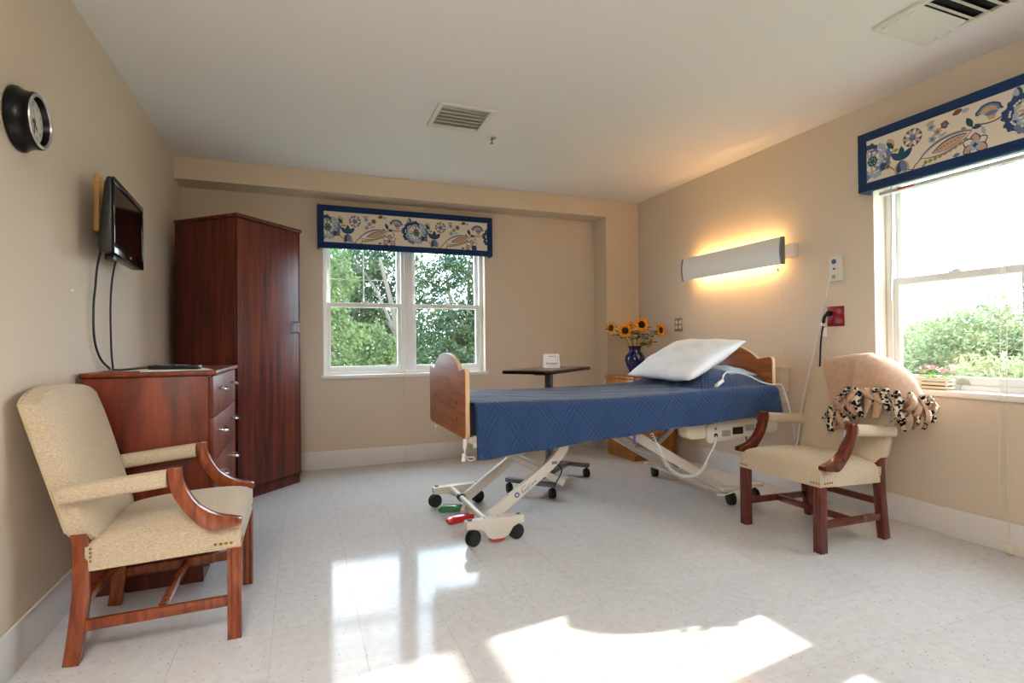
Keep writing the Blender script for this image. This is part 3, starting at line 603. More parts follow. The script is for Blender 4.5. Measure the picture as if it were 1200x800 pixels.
def armchair(label, loc, rot, wd_):
    r = thing('armchair', label, 'armchair', loc, rot, 'matching upholstered armchairs', local=True)
    # seat
    m = cushion(.235, .262, .318, .43, .035, .93); m.v = [(p[0] + .022, p[1], p[2] + .012 * (p[0] / .25)) for p in m.v]
    seat = m.build('seat', 'tweed', r, smooth=60)
    MB().tube([(-.205, -.235, .322), (.25, -.262, .334), (.25, .262, .334), (-.205, .235, .322), (-.205, -.235, .322)], .004, 6).build('piping', 'tweed_piping', seat)
    # back: profile (x,z) leaning backwards, arched top, soft front
    def back(u, v):
        b = 2 * v - 1; y = (.252 + .012 * u) * b
        return y, b
    n, mth = 16, 18; mb = MB(); rows = []
    for fb in (0, 1):
        for i in range(n):
            t = i / (n - 1)
            for j in range(mth):
                b = 2 * j / (mth - 1) - 1; y = (.250 + .014 * t) * b
                ztop = .895 + .028 * (1 - b * b) - .02 * abs(b) ** 6; zbot = .445 - .07 * (1 - abs(b) ** 6)
                z = zbot + (ztop - zbot) * t
                lean = -.125 * ((z - .44) / .46)
                edge = min(1., ((1 - abs(b) ** 7) * (1 - t ** 9)) ** .4) if True else 1
                if fb == 0: x = -.208 + lean + .030 * (max(0., 1 - abs(b) ** 3.2) ** .55) * (max(0., 1 - t ** 7) ** .5) + .014 * (1 - b * b) * (1 - (2 * t - 1) ** 2)
                else: x = -.262 + lean
                mb.v.append((x, y, z))
    for fb in (0, 1):
        o_ = fb * n * mth
        for i in range(n - 1):
            for j in range(mth - 1): mb.f.append((o_ + i * mth + j, o_ + i * mth + j + 1, o_ + (i + 1) * mth + j + 1, o_ + (i + 1) * mth + j)); mb.mi.append(0)
    ring = [(0, j) for j in range(mth)] + [(i, mth - 1) for i in range(1, n)] + [(n - 1, j) for j in range(mth - 2, -1, -1)] + [(i, 0) for i in range(n - 2, 0, -1)]
    for a, b in zip(ring, ring[1:] + ring[:1]):
        ia, ib = a[0] * mth + a[1], b[0] * mth + b[1]; mb.f.append((ia, ib, ib + n * mth, ia + n * mth)); mb.mi.append(0)
    bk = mb.build('backrest', 'tweed', r, smooth=50)
    pp = [mb.v[n * mth + i * mth] for i in range(n)] + [mb.v[n * mth + (n - 1) * mth + j] for j in range(1, mth)] + [mb.v[n * mth + i * mth + mth - 1] for i in range(n - 2, -1, -1)]
    MB().tube(pp, .0045, 6).build('piping', 'tweed_piping', bk)
    for s in (-1, 1):
        grooved(.235, s * .24, .046, 0, .33, s).build('leg', wd_, r, bevel=.0015)
        path = smooth_path([(-.254, s * .226, 0), (-.238, s * .226, .12), (-.226, s * .225, .25), (-.226, s * .222, .38), (-.236, s * .220, .46)], 5)
        MB().bar(path, .042, .046, (0, 1, 0)).build('leg', wd_, r, bevel=.003)
        MB().bar([(-.235, s * .232, .125), (.225, s * .24, .135)], .02, .036, (0, 1, 0)).build('stretcher', wd_, r, bevel=.002)
        # arm: padded rest and curved wooden support
        ap = [(-.27, s * .268, .575), (-.2, s * .272, .582), (-.08, s * .276, .594), (.032, s * .276, .604)]
        am = MB()
        for (a, b) in ((0, 0),):
            def fa(u, v):
                p = smooth_path(ap, 6)[int(round(v * 18))]; an = 2 * PI * u
                return (p.x, p.y + .027 * math.copysign(abs(math.cos(an)) ** .7, math.cos(an)), p.z + .03 * math.copysign(abs(math.sin(an)) ** .7, math.sin(an)))
            am.grid(fa, 20, 19, True); am.f += [tuple(i * 19 for i in range(19, -1, -1)), tuple(i * 19 + 18 for i in range(20))]; am.mi += [0, 0]
        am.build('armrest', 'tweed', r, smooth=50)
        up_e = smooth_path([(.074, .640, 0), (.076, .605, 0), (.094, .555, 0), (.13, .50, 0), (.185, .462, 0), (.262, .440, 0)], 5)
        lo_e = smooth_path([(.262, .418, 0), (.21, .411, 0), (.165, .41, 0), (.12, .444, 0), (.08, .492, 0), (.05, .548, 0), (.036, .60, 0), (.034, .640, 0)], 5)
        MB().prism([(p.x, p.y) for p in up_e] + [(p.x, p.y) for p in lo_e], XZ, s * .276 - .022, s * .276 + .022).build('arm_support', wd_, r, bevel=.004)
        for k in range(4):
            for c_, ax2 in (((.175 + k * .017, s * .262, .348), 'y'), ((-.198, s * .243, .34 + k * .014), 'y'), ((.257, s * (.21 + k * .015), .348), 'x')):
                MB().lathe([(.0055, 0), (.004, .003 * (s if ax2 == 'y' else 1)), (0, .004 * (s if ax2 == 'y' else 1))], 8, c_, ax2).build('nail_head', 'brass', r)
    MB().bar([(-.0, -.236, .13), (-.0, .236, .13)], .02, .034, (1, 0, 0)).build('stretcher', wd_, r, bevel=.002)
    MB().bar([(-.222, -.222, .20), (-.222, .222, .20)], .02, .034, (1, 0, 0)).build('stretcher', wd_, r, bevel=.002)
    return r
armchair('beige tweed armchair before the chest of drawers, nothing on it', (-.465, 2.45, 0), 0, 'mahogany')
armchair('beige tweed armchair by the bed with a fringed throw over it', (2.645, 2.19, 0), PI, 'mahogany_dark')
CH2 = Matrix.Translation((2.645, 2.19, 0)) @ Matrix.Rotation(PI, 4, 'Z')

# ------------------------------------------------------------------ fleece throw over the right chair's back
r = thing('fringed_throw', 'tan fleece throw with leopard fringe draped over chair back', 'throw', (3.0, 2.1, .7))
RX = 2.955                     # ridge line, world x
def ridge(u, v=0.):
    """u 0..1 round the U: front from far end to near end, round the end, rear back to the far end; returns plan point, outward dir"""
    yB, yA = 2.335 - .15 * v, 2.05
    if u < .38: t = u / .38; return Vector((RX, yB + (yA - yB) * t, 0)), Vector((-1, 0, 0))
    if u > .72: t = (u - .72) / .28; return Vector((RX, yA + (2.30 - yA) * t, 0)), Vector((1, 0, 0))
    t = (u - .38) / .34; a = PI + PI * t; return Vector((RX, yA, 0)), Vector((math.cos(a), math.sin(a), 0))
HEM = [(0, .645), (.08, .66), (.2, .715), (.34, .765), (.45, .77), (.55, .725), (.62, .69), (.72, .665), (1, .65)]
TOPZ = [(0, .942), (.12, .962), (.25, .985), (.38, .985), (.5, .975), (.6, .975), (.72, .98), (1, .95)]
RAD = [(0, .045), (.3, .07), (.42, .12), (.52, .165), (.6, .15), (.72, .09), (1, .08)]
FLARE = [(0, .27), (.3, .29), (.45, .36), (.55, .36), (.66, .16), (.72, .08), (1, .08)]
def throw_pt(u, v):
    p, dn = ridge(u, v); hem = lerp_tab(u, HEM); top = lerp_tab(u, TOPZ); rr = lerp_tab(u, RAD)
    dd = v * (top - hem + rr * (PI / 2 - 1))               # length along cloth
    if dd < rr * PI / 2: a = dd / rr; h = rr * math.sin(a); z = top - rr * (1 - math.cos(a))
    else: h = rr; z = top - rr - (dd - rr * PI / 2)
    fold = (.011 * math.sin(u * 31 + v * 2) + .006 * math.sin(u * 67 + 1.3)) * v ** 1.5
    q = p + dn * (h + lerp_tab(u, FLARE) * (top - z) + fold)
    return Vector((q.x, q.y, z + .004 * math.sin(u * 19) * (1 - v)))
mb = MB(); mb.grid(lambda u, v: throw_pt(u, v), 100, 30); mb.build('fleece_sheet', 'fleece', r, smooth=80, thick=.008)
rnd = random.Random(11); NS = 132
for k in range(NS):
    u = .01 + .98 * k / (NS - 1) + rnd.uniform(-.006, .006); u = min(max(u, .005), .995)
    row = k % 3; base = throw_pt(u, .995 - .05 * row); dn = ridge(u)[1]; tang = Vector((-dn.y, dn.x, 0))
    ln = rnd.uniform(.06, .10) if row else rnd.uniform(.09, .13); w = rnd.uniform(.012, .019); sw = rnd.uniform(-.05, .05); tw = rnd.uniform(-1.6, 1.6); out = rnd.uniform(.01, .04)
    lay = .006 + .009 * row; pts = []
    for i in range(7):
        t = i / 6; c_ = base + dn * (lay + out * math.sin(t * 2.6)) + tang * sw * t * t - Vector((0, 0, ln * t - .012)); a = tw * t
        sd_ = tang * math.cos(a) + dn * math.sin(a); pts.append((c_ - sd_ * w, c_ + sd_ * w))
    leo = rnd.random() < .52
    mb = MB(); mb.grid(lambda a, b: pts[int(round(a * 6))][int(round(b))], 7, 2)
    mb.build('fringe_strip', 'leopard' if leo else 'fleece', r, smooth=80, thick=.003)
    if row == 2 or leo:
        kn = MB(); kr = rnd.uniform(.010, .017); kn.lathe([(0, -kr), (kr * .8, -kr * .6), (kr * 1.05, 0), (kr * .75, kr * .6), (0, kr)], 8, base + dn * (lay + .006) + Vector((0, 0, rnd.uniform(-.004, .012))), 'z'); kn.build('knot', 'leopard', r)
# strips lying along the front hem where the leopard backing shows
# ------------------------------------------------------------------ bed
BY0, BY1 = 2.66, 3.48; BCY = 3.07
r = thing('hospital_bed', 'adjustable care bed with cherry boards and cream lifting frame', 'bed', (1.85, BCY, 0))
def board_outline(z0, zsh, arch, inset=0., pw=.8):
    pts = arc(BY0 + .04, z0 + .04, .04 - inset, 180, 270, 4) + arc(BY1 - .04, z0 + .04, .04 - inset, 270, 360, 4)
    pts += arc(BY1 - .03, zsh - .03, .03 - inset, 0, 90, 4)
    n = 28; h = .285
    for i in range(n + 1):
        t = -1 + 2 * i / n; y = BCY - t * h
        z = zsh - .004 + arch * max(0., 1 - t * t) ** pw - .012 * math.exp(-((abs(t) - .98) / .06) ** 2)
        pts.append((y, z - inset))
    pts += arc(BY0 + .03, zsh - .03, .03 - inset, 90, 180, 4)
    return pts
def bed_board(name, x0, x1, z0, zsh, arch, bolts, pw):
    b = MB().prism(board_outline(z0, zsh, arch, 0., pw), YZ, x0, x1).build(name, 'maple_edge', r, bevel=.003)
    MB().prism(board_outline(z0, zsh, arch, .005, pw), YZ, x0 - .0012, x0 + .002).build('veneer', 'bed_cherry', b)
    MB().prism(board_outline(z0, zsh, arch, .005, pw), YZ, x1 - .002, x1 + .0012).build('veneer', 'bed_cherry', b)
    if bolts:
        for yy in (BY0 + .16, BY1 - .16):
            for zz in (.66, .745): MB().lathe([(.009, -.0035), (.007, -.005), (0, -.005)], 10, (x0, yy, zz), 'x').build('bolt_cap', 'ink', b)
    return b
bed_board('footboard', .785, .808, .566, .934, .082, True, .85)
bed_board('headboard', 2.878, 2.902, .60, .962, .092, False, 1.15)
mb = MB()
for yy in (2.705, 3.435): mb.box(.83, 2.86, yy - .02, yy + .02, .535, .58)
for xx in (.85, 1.25, 1.65, 2.05, 2.45, 2.83): mb.box(xx - .02, xx + .02, 2.725, 3.415, .54, .58)
dk = mb.build('deck_frame', 'cream_metal', r, bevel=.004)
mb = MB()
for yy in (2.72, 3.42): mb.box(.808, .84, yy - .03, yy + .03, .545, .575); mb.box(2.85, 2.88, yy - .03, yy + .03, .6, .64)
mb.build('board_bracket', 'cream_metal', r, bevel=.003)
MB().box(.83, 1.75, 2.668, 2.685, .522, .545).build('side_trim', 'white_plastic', r, bevel=.003)
for (yy, xx) in ((2.672, .782), (3.46, .815)):
    pl = MB(); pl.box(xx - .008, xx + .008, yy - .008, yy + .008, .52, .57); pl.tube([(xx, yy, .525), (xx, yy, .50)], .004)
    if yy < 3: pl.lathe([(0, -.02), (.010, -.018), (.013, -.008), (.009, .0), (.010, .008), (.006, .022), (0, .024)], 10, (xx - .008, yy, .475)); pl.tube(smooth_path([(xx, yy, .50), (xx + .02, yy, .46), (xx + .05, yy, .462), (xx + .045, yy, .475), (xx + .01, yy, .478)], 5), .0022, 6)
    pl.build('release_cord', 'white_plastic', r)
def caster(x, y, rr=.045, m='black_rubber', rot=.0, w=.042):
    c_ = thing_part = MB()
    ca, sa = math.cos(rot), math.sin(rot); ax = Vector((-sa, ca, 0))
    for s in (-1, 1):
        prof = [(rr - .008, -.010), (rr - .002, -.008), (rr, -.004), (rr, .004), (rr - .002, .008), (rr - .008, .010)]
        vs = []; n = 20; ctr = Vector((x, y, rr)) + ax * s * (w / 2 - .009); ux = Vector((ca, sa, 0))
        k = len(prof)
        for j in range(n):
            a = 2 * PI * j / n
            for q, h in prof: vs.append(ctr + ax * h + (ux * math.cos(a) + Vector((0, 0, 1)) * math.sin(a)) * q)
        fs = [(j * k + i, ((j + 1) % n) * k + i, ((j + 1) % n) * k + i + 1, j * k + i + 1) for j in range(n) for i in range(k - 1)]
        fs += [tuple(j * k for j in range(n)), tuple(j * k + k - 1 for j in range(n))]
        c_.add(vs, fs)
    c_.tube([(x, y, rr), (x, y, rr * 2 + .012)], .009, 10); c_.box(x - .012, x + .012, y - .006, y + .006, rr, rr * 2)
    return c_
# foot end lift
brk = [(.795, .132), (.795, .092), (.845, .088), (.885, .078), (.915, .036), (.94, .024), (1.0, .024), (1.03, .036), (1.058, .078), (1.085, .09), (1.122, .092), (1.122, .138)]
fb = MB().prism(brk, XZ, 2.695, 2.755).build('wheel_bracket', 'cream_metal', r, bevel=.008)
fb2 = MB().prism([(.795, .132), (.795, .088), (.9, .082), (.94, .06), (1.0, .06), (1.04, .082), (1.122, .092), (1.122, .138)], XZ, 3.44, 3.50).build('wheel_bracket', 'cream_metal', r, bevel=.008)
for q, yy in ((fb, 2.725), (fb2, 3.47)):
    for xx in (.82, 1.095): MB().lathe([(.014, .0), (.014, .003), (.010, .005), (0, .005)], 14, (xx, yy, .134)).build('cap', 'black_plastic', q)
    for xx in (.9, .98): MB().lathe([(.005, 0), (.005, .004), (0, .005)], 8, (xx, yy, .134)).build('screw', 'chrome', q)
for xx, yy, ro in ((.835, 2.715, .5), (1.085, 2.735, .15), (.81, 3.47, .3), (1.10, 3.465, .3)): caster(xx, yy, .042, rot=ro).build('caster', 'black_rubber', r)
MB().box(.93, 1.01, 2.70, 2.745, .012, .03).build('brake_foot', 'red_paint', r, bevel=.004)
MB().tube([(.915, 2.755, .118), (.915, 3.44, .118)], .017, 14).build('torque_tube', 'cream_metal', r)
ring = MB().tube([(.915, 3.20, .118), (.915, 3.235, .118)], .024, 14).build('collar', 'black_plastic', r)
def arm(y, w=.03, h=.058):
    return MB().bar(smooth_path([(.95, y, .112), (1.10, y, .215), (1.28, y, .34), (1.37, y, .415), (1.412, y, .475), (1.425, y, .54)], 6), w, h, (0, 1, 0))
a1 = arm(2.79).build('lift_arm', 'cream_metal', r, bevel=.004)
arm(3.23).build('lift_arm', 'cream_metal', r, bevel=.004)
# lettering and ring mark on the near arm
A0, A1 = Vector((1.10, 2.7745, .215)), Vector((1.28, 2.7745, .34)); ax_ = (A1 - A0).normalized(); ay_ = Vector((-ax_.z, 0, ax_.x))
mb = MB(); cpt = A0 + ax_ * .095
text_into(mb, 'EasyCare', .028, lambda x, y, dd: cpt + ax_ * x + ay_ * (y - .008) + Vector((0, -.0006, 0)))
text_into(mb, 'joerns', .014, lambda x, y, dd: cpt + ax_ * (x - .03) + ay_ * (y + .013) + Vector((0, -.0006, 0)))
cq = A0 + ax_ * .012
for j in range(20):
    a, b = 2 * PI * j / 20, 2 * PI * (j + 1) / 20
    f_ = lambda q, rr: cq + ax_ * rr * math.cos(q) + ay_ * rr * math.sin(q) + Vector((0, -.0006, 0))
    mb.add([f_(a, .0075), f_(a, .015), f_(b, .015), f_(b, .0075)], [(0, 1, 2, 3)])
mb.build('lettering', 'ink_blue', a1, smooth=0)
MB().box(1.325, 1.36, 2.773, 2.775, .372, .388).build('sticker', 'ink_grey', a1, smooth=0)
MB().bar([(1.10, 3.02, .43), (1.52, 3.02, .19)], .03, .04, (0, 1, 0)).build('actuator', 'cream_metal', r, bevel=.005)
MB().tube([(1.30, 2.80, .345), (1.30, 3.22, .345)], .012, 10).build('cross_tube', 'cream_metal', r)
MB().tube(smooth_path([(1.39, 3.0, .26), (1.39, 2.99, .31), (1.44, 2.98, .325), (1.49, 2.98, .28), (1.44, 2.97, .20)], 6), .004, 6).build('cable', 'black_rubber', r)
def pedal(x0, x1, y, m, yaw):
    L_ = x1 - x0; mt_ = Matrix.Translation((x0, y, 0)) @ Matrix.Rotation(yaw, 4, 'Z')
    b_ = MB(); prof = [(0, .035), (.02, .03), (L_, .04), (L_, .075), (.03, .072), (0, .055)]
    b_.prism(prof, lambda a, b, dd: mt_ @ Vector((a, dd, b)), -.028, .028); return b_.build('brake_pedal', m, r, bevel=.008, seg=3)
pg = pedal(.79, .93, 3.27, 'green_paint', -.55); pr_ = pedal(.77, .93, 3.015, 'red_paint', .05)
MB().tube([(.915, 3.15, .09), (.90, 3.15, .055)], .012, 8).build('pedal_arm', 'cream_metal', r)
MB().tube([(.915, 3.02, .10), (.92, 3.02, .06)], .012, 8).build('pedal_arm', 'cream_metal', r)
# head end lift
for yy in (2.80, 3.23): MB().bar([(1.84, yy, .53), (2.0, yy, .435), (2.60, yy, .085)], .03, .058, (0, 1, 0)).build('lift_arm', 'cream_metal', r, bevel=.004)
MB().bar([(2.6, 2.74, .088), (2.6, 3.60, .088)], .04, .03, (1, 0, 0)).build('axle_bar', 'cream_metal', r, bevel=.004)
MB().tube([(2.2, 2.80, .32), (2.2, 3.23, .32)], .02, 12).build('cross_tube', 'cream_metal', r)
for yy in (2.75, 3.575): MB().bar([(2.52, yy, .108), (2.86, yy, .108)], .045, .022, (0, 1, 0)).build('wheel_bracket', 'cream_metal', r, bevel=.004)
for xx, yy in ((2.60, 2.75), (2.80, 2.75), (2.61, 3.575), (2.80, 3.575)): caster(xx, yy, .042, rot=1.25).build('caster', 'black_rubber', r)
MB().bar([(2.20, 3.1, .30), (2.52, 3.1, .545)], .03, .035, (0, 1, 0)).build('strut', 'cream_metal', r, bevel=.004)
MB().tube(smooth_path([(2.47, 2.735, .082), (2.52, 2.728, .078), (2.60, 2.722, .090)], 5), .005, 6).build('brake_rod', 'cream_metal', r)
# motor housing with control panel
ho = MB().prism(rrect(2.19, 2.93, .462, .60, .045, 5), XZ, 2.672, 2.76).build('motor_housing', 'cream_plastic', r, bevel=.006)
pn = MB().prism([(2.33, .445), (2.36, .432), (2.80, .468), (2.87, .50), (2.87, .585), (2.36, .56), (2.33, .53)], XZ, 2.660, 2.674).build('control_panel', 'cream_metal', ho, bevel=.003)
for xx, zz in ((2.40, .478), (2.74, .52)): MB().lathe([(.014, 0), (.014, -.003), (.011, -.004), (0, -.003)], 14, (xx, 2.660, zz), 'y').build('socket', 'black_rubber', ho)
for xx, zz in ((2.40, .52), (2.74, .56)): MB().box(xx - .008, xx + .008, 2.6588, 2.660, zz - .009, zz + .009).build('symbol', 'ink_grey', ho, smooth=0)
MB().box(2.535, 2.62, 2.6585, 2.660, .475, .52).build('display', 'black_plastic', ho, smooth=0)
MB().box(2.445, 2.515, 2.6588, 2.660, .468, .505).build('sticker', 'grey_plastic', ho, smooth=0); MB().box(2.64, 2.715, 2.6588, 2.660, .49, .53).build('sticker', 'grey_plastic', ho, smooth=0)
mb = MB()
mb.tube(smooth_path([(2.40, 2.656, .478), (2.385, 2.65, .43), (2.33, 2.65, .35), (2.315, 2.65, .32)], 5), .004, 6)
cp = smooth_path([(2.315, 2.65, .32), (2.28, 2.65, .275), (2.20, 2.65, .248), (2.11, 2.65, .262), (2.04, 2.65, .31), (1.99, 2.65, .38), (1.96, 2.66, .45), (1.93, 2.68, .535)], 40)
coil = []
for i, p in enumerate(cp):
    t = (cp[min(i + 1, len(cp) - 1)] - cp[max(i - 1, 0)]).normalized(); b_ = Vector((0, 1, 0)); n_ = t.cross(b_); a = i * .95; coil.append(p + (b_ * math.cos(a) + n_ * math.sin(a)) * .009)
mb.tube(coil, .0032, 5); mb.build('coiled_cord', 'cord_white', r)
MB().tube(smooth_path([(2.68, 2.70, .47), (2.69, 2.70, .42), (2.74, 2.71, .37), (2.83, 2.72, .30)], 5), .005, 6).build('power_cable', 'black_rubber', r)
MB().box(1.80, 1.812, 2.66, 2.668, .47, .53).build('tag_strip', 'purple', r, smooth=0)

o = MB().box(.825, 2.862, 2.668, 3.472, .582, .742).build('mattress', 'mattress_navy', bevel=.03, seg=3); tag(o, 'navy mattress lying on the care bed under the spread', 'mattress')
# bedspread
HEMT = [(.83, .468), (1.2, .497), (1.52, .522), (2.1, .556), (2.7, .588), (2.9, .592)]
def bed_top(x, y):
    z = .757 - .012 * math.exp(-((x - 1.6) / .5) ** 2) + .012 * lerp_tab(x, [(2.0, 0), (2.6, 1)])
    bx_ = max(0., 1 - ((x - 2.66) / .34) ** 4) if abs(x - 2.66) < .34 else 0.; by_ = max(0., 1 - ((y - 3.08) / .40) ** 4) if abs(y - 3.08) < .40 else 0.
    z += .105 * bx_ ** 1.2 * by_
    return z
def spread(u, v):
    x = .829 + u * 2.06
    # v: 0 far hem ... 1 near hem
    hem_n = lerp_tab(x, HEMT); seg = v
    far_y, near_y, R_ = 3.515, 2.622, .045
    xe = x
    if seg < .16:
        t = seg / .16; z0 = bed_top(x, far_y) - R_; y = far_y + .006 * math.sin(x * 17); z = .56 + (z0 - .56) * t
    elif seg < .22:
        a = (seg - .16) / .06 * PI / 2; y = far_y - R_ + R_ * math.cos(a); z = bed_top(x, far_y - R_) - R_ + R_ * math.sin(a)
    elif seg < .66:
        t = (seg - .22) / .44; y = far_y - R_ + (near_y + R_ - far_y + R_) * t; z = bed_top(x, y) + .003 * math.sin(x * 9 + y * 14) * math.sin(y * 11)
    elif seg < .74:
        a = (seg - .66) / .08 * PI / 2; y = near_y + R_ - R_ * math.sin(a); z = bed_top(x, near_y + R_) - R_ + R_ * math.cos(a)
    else:
        t = (seg - .74) / .26; z0 = bed_top(x, near_y) - R_; z = z0 + (hem_n - z0) * t
        y = near_y - .02 * t - (.008 * math.sin(x * 11 + .5) + .005 * math.sin(x * 23)) * t
        if u < .04: y += .01 * (1 - u / .04) * t
    # round the head-end near corner, keep the top clear of the headboard
    if .16 < seg < .70: xe = min(xe, lerp_tab(seg, [(.55, 2.80), (.62, 2.872)]))
    if seg > .66 and x > 2.78: xe = x + .02 * max(0., seg - .66)
    return (xe, y, z)
NU, NV = 150, 110
mb = MB(); mb.grid(spread, NU, NV)
sp = mb.build('bedspread', 'quilt_blue', smooth=80, thick=.006); tag(sp, 'blue diamond-quilted bedspread draped over the bed', 'bedspread')
uvl = sp.data.uv_layers.new(name='UVMap'); vv = [0.] * NV
for j in range(1, NV):
    a, b = Vector(spread(.4, (j - 1) / (NV - 1))), Vector(spread(.4, j / (NV - 1))); vv[j] = vv[j - 1] + (b - a).length
for lp in sp.data.loops:
    i, j = divmod(lp.vertex_index, NV); uvl.data[lp.index].uv = (.829 + 2.06 * i / (NU - 1), vv[j])
# pillows
def pillow_mesh(L_, W_, Tk, rot_c, name, m, label, top_sharp=.85):
    n = 28; mb = MB()
    def fn(sgn):
        def g(u, v):
            a, b = 2 * u - 1, 2 * v - 1
            prof = max(0., (1 - abs(a) ** 2.4) * (1 - abs(b) ** 2.6)) ** .6
            pin = 1 - .075 * (1 - abs(a) ** 2) * abs(b) ** 2; pin2 = 1 - .06 * (1 - abs(b) ** 2) * abs(a) ** 2
            wr = (.005 * math.sin(a * 7 + b * 5) + .003 * math.sin(a * 13 - b * 9)) * prof
            return rot_c @ Vector((W_ / 2 * a * pin2, L_ / 2 * b * pin, sgn * Tk / 2 * prof + wr))
        return g
    mb.grid(fn(1), n, n); k = len(mb.v); mb.grid(fn(-1), n, n)
    o = mb.build(name, m, smooth=80)
    bm = bmesh.new(); bm.from_mesh(o.data); bmesh.ops.remove_doubles(bm, verts=bm.verts, dist=.0005); bmesh.ops.recalc_face_normals(bm, faces=bm.faces); bm.to_mesh(o.data); bm.free()
    o.data.shade_smooth(); tag(o, label, 'pillow'); return o
ex, ez = Vector((.40, 0, .205)).normalized(), Vector((-.205, 0, .40)).normalized()
cpil = Vector((2.50, 3.055, .905)) + ez * .045
PM = Matrix(((ex.x, .02, ez.x, cpil.x), (ex.y, 1, ez.y, cpil.y), (ex.z, 0, ez.z, cpil.z), (0, 0, 0, 1)))
pillow_mesh(.72, .54, .17, PM, 'pillow', 'pillowcase', 'plump white pillow propped against the bed headboard')
pillow_mesh(.60, .26, .12, Matrix.Translation((2.738, 3.06, .835)), 'pillow', 'pillow_blue', 'pale blue pillow tucked under the bedspread at headboard')

# ------------------------------------------------------------------ nurse-call hand control on the bed, station, sockets
r = thing('call_station', 'off-white nurse call station on wall beside the sunny window', 'call station', (XR, 2.478, 1.53))
MB().box(XR - .028, XR, 2.435, 2.522, 1.448, 1.61).build('body', 'station_white', r, bevel=.006)
MB().lathe([(.017, 0), (.016, -.003), (.0, -.004)], 16, (XR - .028, 2.485, 1.575), 'x').build('button', 'ink_blue', r)
MB().box(XR - .0295, XR - .028, 2.475, 2.492, 1.522, 1.534).build('mark', 'red_plate', r, smooth=0); MB().lathe([(.012, 0), (.010, -.012), (.0, -.013)], 12, (XR - .028, 2.488, 1.478), 'x').build('socket', 'grey_plastic', r)
r = thing('call_button', 'white call button with its long cord across the bedspread', 'call button', (2.47, 2.70, .80))
BT_ = lambda x, y, d_=.010: (x, y, bed_top(x, y) + d_)
MB().tube(smooth_path([BT_(2.43, 2.685, .013), BT_(2.47, 2.70, .014), BT_(2.51, 2.715, .013)], 4), .012, 10).build('handset', 'white_plastic', r); MB().lathe([(.006, 0), (.005, .004), (0, .005)], 8, (2.44, 2.686, bed_top(2.44, 2.686) + .024)).build('button', 'red_plate', r)
MB().tube(smooth_path([BT_(2.51, 2.715, .012), BT_(2.56, 2.76), BT_(2.63, 2.80), BT_(2.70, 2.79), BT_(2.76, 2.75), BT_(2.81, 2.70), BT_(2.86, 2.655), (2.905, 2.615, .775), (2.94, 2.60, .66), (3.00, 2.61, .48), (3.06, 2.66, .36), (3.14, 2.70, .40), (3.20, 2.72, .60), (3.222, 2.655, .91), (3.222, 2.57, 1.22), (3.212, 2.505, 1.45), (3.222, 2.488, 1.478)], 8), .0048, 8).build('cord', 'cord_white', r)
r = thing('emergency_socket', 'dark red emergency socket plate on wall above the armchair', 'socket', (XR, 2.495, 1.22))
MB().box(XR - .007, XR, 2.437, 2.555, 1.155, 1.285).build('plate', 'red_plate', r, bevel=.003)
for yy in (2.467, 2.525):
    for zz in (1.19, 1.25): MB().lathe([(.019, 0), (.018, -.003), (0, -.003)], 16, (XR - .007, yy, zz), 'x').build('receptacle', 'red_plate', r)
r = thing('power_plug', 'black plug and cord in the red socket plate', 'plug', (XR - .03, 2.53, 1.2))
MB().lathe([(.016, 0), (.019, -.015), (.015, -.03), (0, -.034)], 14, (XR - .010, 2.527, 1.24), 'x').build('plug', 'black_rubber', r)
MB().tube(smooth_path([(XR - .035, 2.53, 1.24), (XR - .045, 2.545, 1.215), (XR - .04, 2.555, 1.18)], 4), .0095, 8).build('strain_relief', 'black_rubber', r)
MB().tube(smooth_path([(XR - .04, 2.555, 1.18), (XR - .035, 2.575, 1.10), (XR - .03, 2.588, 1.02), (XR - .03, 2.60, .80), (XR - .03, 2.62, .4), (XR - .03, 2.64, .2)], 5), .0055, 8).build('cord', 'black_rubber', r)
MB().box(XR - .044, XR - .028, 2.548, 2.575, 1.158, 1.185).build('clip', 'white_plastic', r, bevel=.002)
MB().box(XR - .0342, XR - .033, 2.537, 2.57, 1.09, 1.145).build('paper_tag', 'paper', r, smooth=0)
r = thing('wall_outlet', 'bronze four-socket wall outlet near the sunflowers', 'outlet', (XR, 4.067, 1.228))
MB().box(XR - .006, XR, 4.012, 4.122, 1.166, 1.29).build('plate', 'outlet_steel', r, bevel=.003)
for yy in (4.042, 4.092):
    for zz in (1.205, 1.251): MB().lathe([(.018, 0), (.017, -.002), (0, -.002)], 14, (XR - .006, yy, zz), 'x').build('receptacle', 'station_white', r)
o = thing('wall_bumper', 'cream wall bumper box mounted behind the headboard', 'bumper', (XR, 2.91, .7))
MB().box(XR - .075, XR - .001, 2.865, 2.975, .70, .875).build('body', 'cream_plastic', o, bevel=.006); MB().box(XR - .082, XR - .001, 2.858, 2.982, .86, .884).build('lip', 'cream_plastic', o, bevel=.004)
MB().box(XR - .05, XR - .001, 2.885, 2.955, .62, .70).build('foot', 'cream_plastic', o, bevel=.004)

